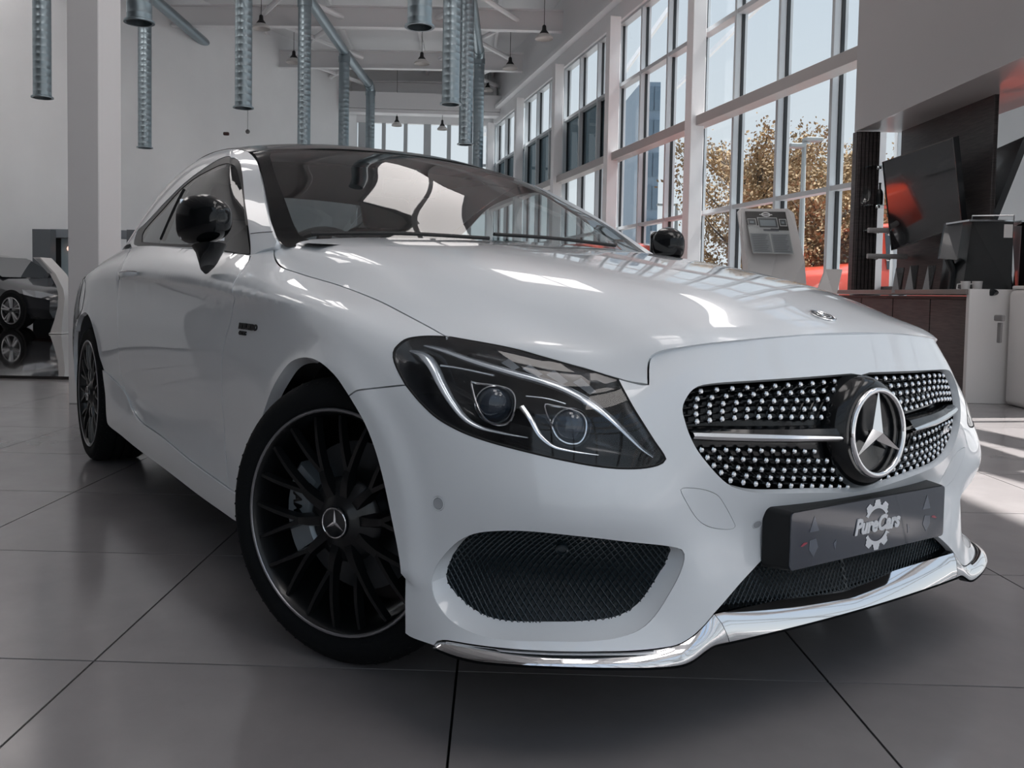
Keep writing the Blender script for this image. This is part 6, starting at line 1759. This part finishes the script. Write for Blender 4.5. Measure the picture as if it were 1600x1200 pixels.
# ================================================================== OUTDOORS
LEAF = mat('autumn_leaf', (.30, .21, .11), rough=.8, noise=(.9, .45)); BARK = mat('bark', (.08, .065, .05), rough=.9)
LEAF2 = mat('green_leaf', (.12, .12, .06), rough=.8, noise=(.9, .4))
def tree(p, H, R, label, leafm=LEAF, n=3200, seed=1, spiky=True):
    rnd = random.Random(seed); e = thing('tree', label, 'tree', p, 'trees outside the window wall')
    tr = MB(); tr.tube([p, p + Vector((.1, .05, H * .35)), p + Vector((0, .1, H * .9))], [.16, .11, .02], n=7)
    brs = []
    for k in range(46):
        a = rnd.uniform(0, 2 * PI); z0 = H * rnd.uniform(.12, .72); L = R * rnd.uniform(.6, 1.0) * (1.1 - .55 * abs(z0 / H - .35)); up = rnd.uniform(.5, 1.3)
        s0 = p + Vector((0, 0, z0)); s1 = s0 + Vector((math.cos(a) * L, math.sin(a) * L, L * up)); mid = (s0 + s1) / 2 + Vector((0, 0, -.08 * L))
        if s1.z > p.z + H: s1.z = p.z + H * rnd.uniform(.85, 1.0)
        tr.tube([s0, mid, s1], [.035, .02, .006], n=4); brs.append((s0, mid, s1))
    tr.build('branches', BARK, None).parent = None
    o = COL.objects[-1] if False else bpy.data.objects[[x.name for x in bpy.data.objects if x.name.startswith('branches')][-1]]
    o.parent = e; o.matrix_parent_inverse = Matrix.Translation(p).inverted(); o['kind'] = 'stuff'
    V = []; F = []
    for k in range(n):
        s0, mid, s1 = brs[k % len(brs)]; t = rnd.random() ** .7
        c = (s0.lerp(mid, t * 2) if t < .5 else mid.lerp(s1, t * 2 - 1)) + Vector((rnd.gauss(0, .13), rnd.gauss(0, .13), rnd.gauss(0, .16)))
        d = Vector((rnd.gauss(0, 1), rnd.gauss(0, 1), rnd.gauss(0, 1) + .6)).normalized(); s = d.orthogonal().normalized(); l = rnd.uniform(.025, .055); w = l * .55
        b = len(V); V += [tuple(c - d * l), tuple(c + s * w), tuple(c + d * l), tuple(c - s * w)]; F.append((b, b + 1, b + 2, b + 3))
    me = bpy.data.meshes.new('foliage'); me.from_pydata(V, [], F); f = link('foliage', me, leafm, None, smooth=False); f.parent = e; f.matrix_parent_inverse = Matrix.Translation(p).inverted(); f['kind'] = 'stuff'
    return e
for u, t, vt, R, lb, sd, n in ((1180, 20.5, 212, 2.2, 'brown autumn tree with a rounded top beyond the information board', 3, 19000), (1250, 22, 222, 2.1, 'brown autumn tree behind the double lamp post', 5, 19000), (1300, 18.5, 262, 1.6, 'lower brown tree nearest the wooden unit', 9, 14000), (1215, 26, 250, 2.3, 'tree in the second row between the two nearest', 12, 9000), (1380, 21, 250, 2.4, 'tree mostly hidden behind the wall unit', 15, 3500)):
    H = dep(u, vt, t).z + .12
    tree(W(lat(u, t), t, -.12), H, R, lb, seed=sd, n=n)
POST = mat('lamp_post_grey', (.30, .33, .34), rough=.5)
def post(u, t, vt, arms, lb, r=.05):
    H = dep(u, vt, t).z; p = W(lat(u, t), t, -.12); e = thing('street_lamp', lb, 'lamp post', p)
    sub(MB().tube([p, p + Vector((0, 0, H + .12))], [r * 1.3, r * .7], n=8), 'pole', POST, e, smooth=True)
    for du, dvv, w in arms:
        q = W(lat(u + du, t), t, 0); q.z = dep(u, vt + dvv, t).z
        sub(MB().tube([p + Vector((0, 0, H + .1)), q], .03, n=6), 'arm', POST, e)
        sub(MB().box(q, (w, .22, .07), rz=HR, bevel=.02), 'head', POST, e)
post(1249, 15.5, 222, ((-12, 6, .28), (13, -4, .30)), 'grey twin-headed lamp post in front of the autumn trees')
post(1226, 24, 228, ((-12, 0, .5),), 'thinner lamp post behind the first one')
post(1054, 26, 318, ((-17, 2, .5),), 'slim distant lamp post seen low between column and mullion', r=.07)
# neighbouring buildings
def building(name, lb, X0, X1, t, z1, m, bays, rows, win, depth=8):
    e = thing(name, lb, 'building', W((X0 + X1) / 2, t, -.12)); MM = Matrix.Translation(W(0, t)) @ Matrix.Rotation(HR, 4, 'Z')
    sub(MB().box(((X0 + X1) / 2, depth / 2, z1 / 2 - .06), (X1 - X0, depth, z1 + .12), M=MM), 'block', m, e)
    for r_ in range(rows):
        for k in range(bays):
            w = (X1 - X0) / bays; h = z1 / rows
            sub(MB().box((X0 + w * (k + .5), -.03, h * (r_ + .5)), (w * .82, .08, h * .72), M=MM), 'window', win, e)
    return e
GW = mat('dark_facade_glass', (.022, .032, .038), rough=.15, coat=.6); GF = mat('facade_dark', (.05, .055, .06), rough=.6)
0 and building('office_block', 'dark glazed office block outside, behind the window columns', lat(808, 52), lat(962, 52), 52, dep(900, 168, 52).z, GF, 9, 5, GW)
building('tower_block', 'narrow blue grey block outside between two columns', lat(994, 44), lat(1024, 44), 44, dep(1010, 128, 44).z, mat('facade_blue', (.16, .22, .28), rough=.4), 3, 7, mat('blue_glass', (.10, .15, .20), rough=.2, coat=.5))
hg = MB().box((0, 0, .5), (60, 1.5, 1.2), M=Matrix.Translation(W(lat(1200, 34), 34)) @ Matrix.Rotation(HR, 4, 'Z'), bevel=.3).build('hedge', mat('hedge_green', (.06, .07, .04), rough=.9, noise=(2, .4)), None); tag(hg, 'low dark hedge far outside the windows', 'hedge', kind='stuff')
simple_car('parked_car', 'orange red vehicle parked outside, glimpsed between board and wall unit', W(lat(1385, 17), 17, 0), HR + PI, MATS['paint_orange'], suv=True, z0=-.12, S=1.35)
# pale concrete lamp columns close outside the glass
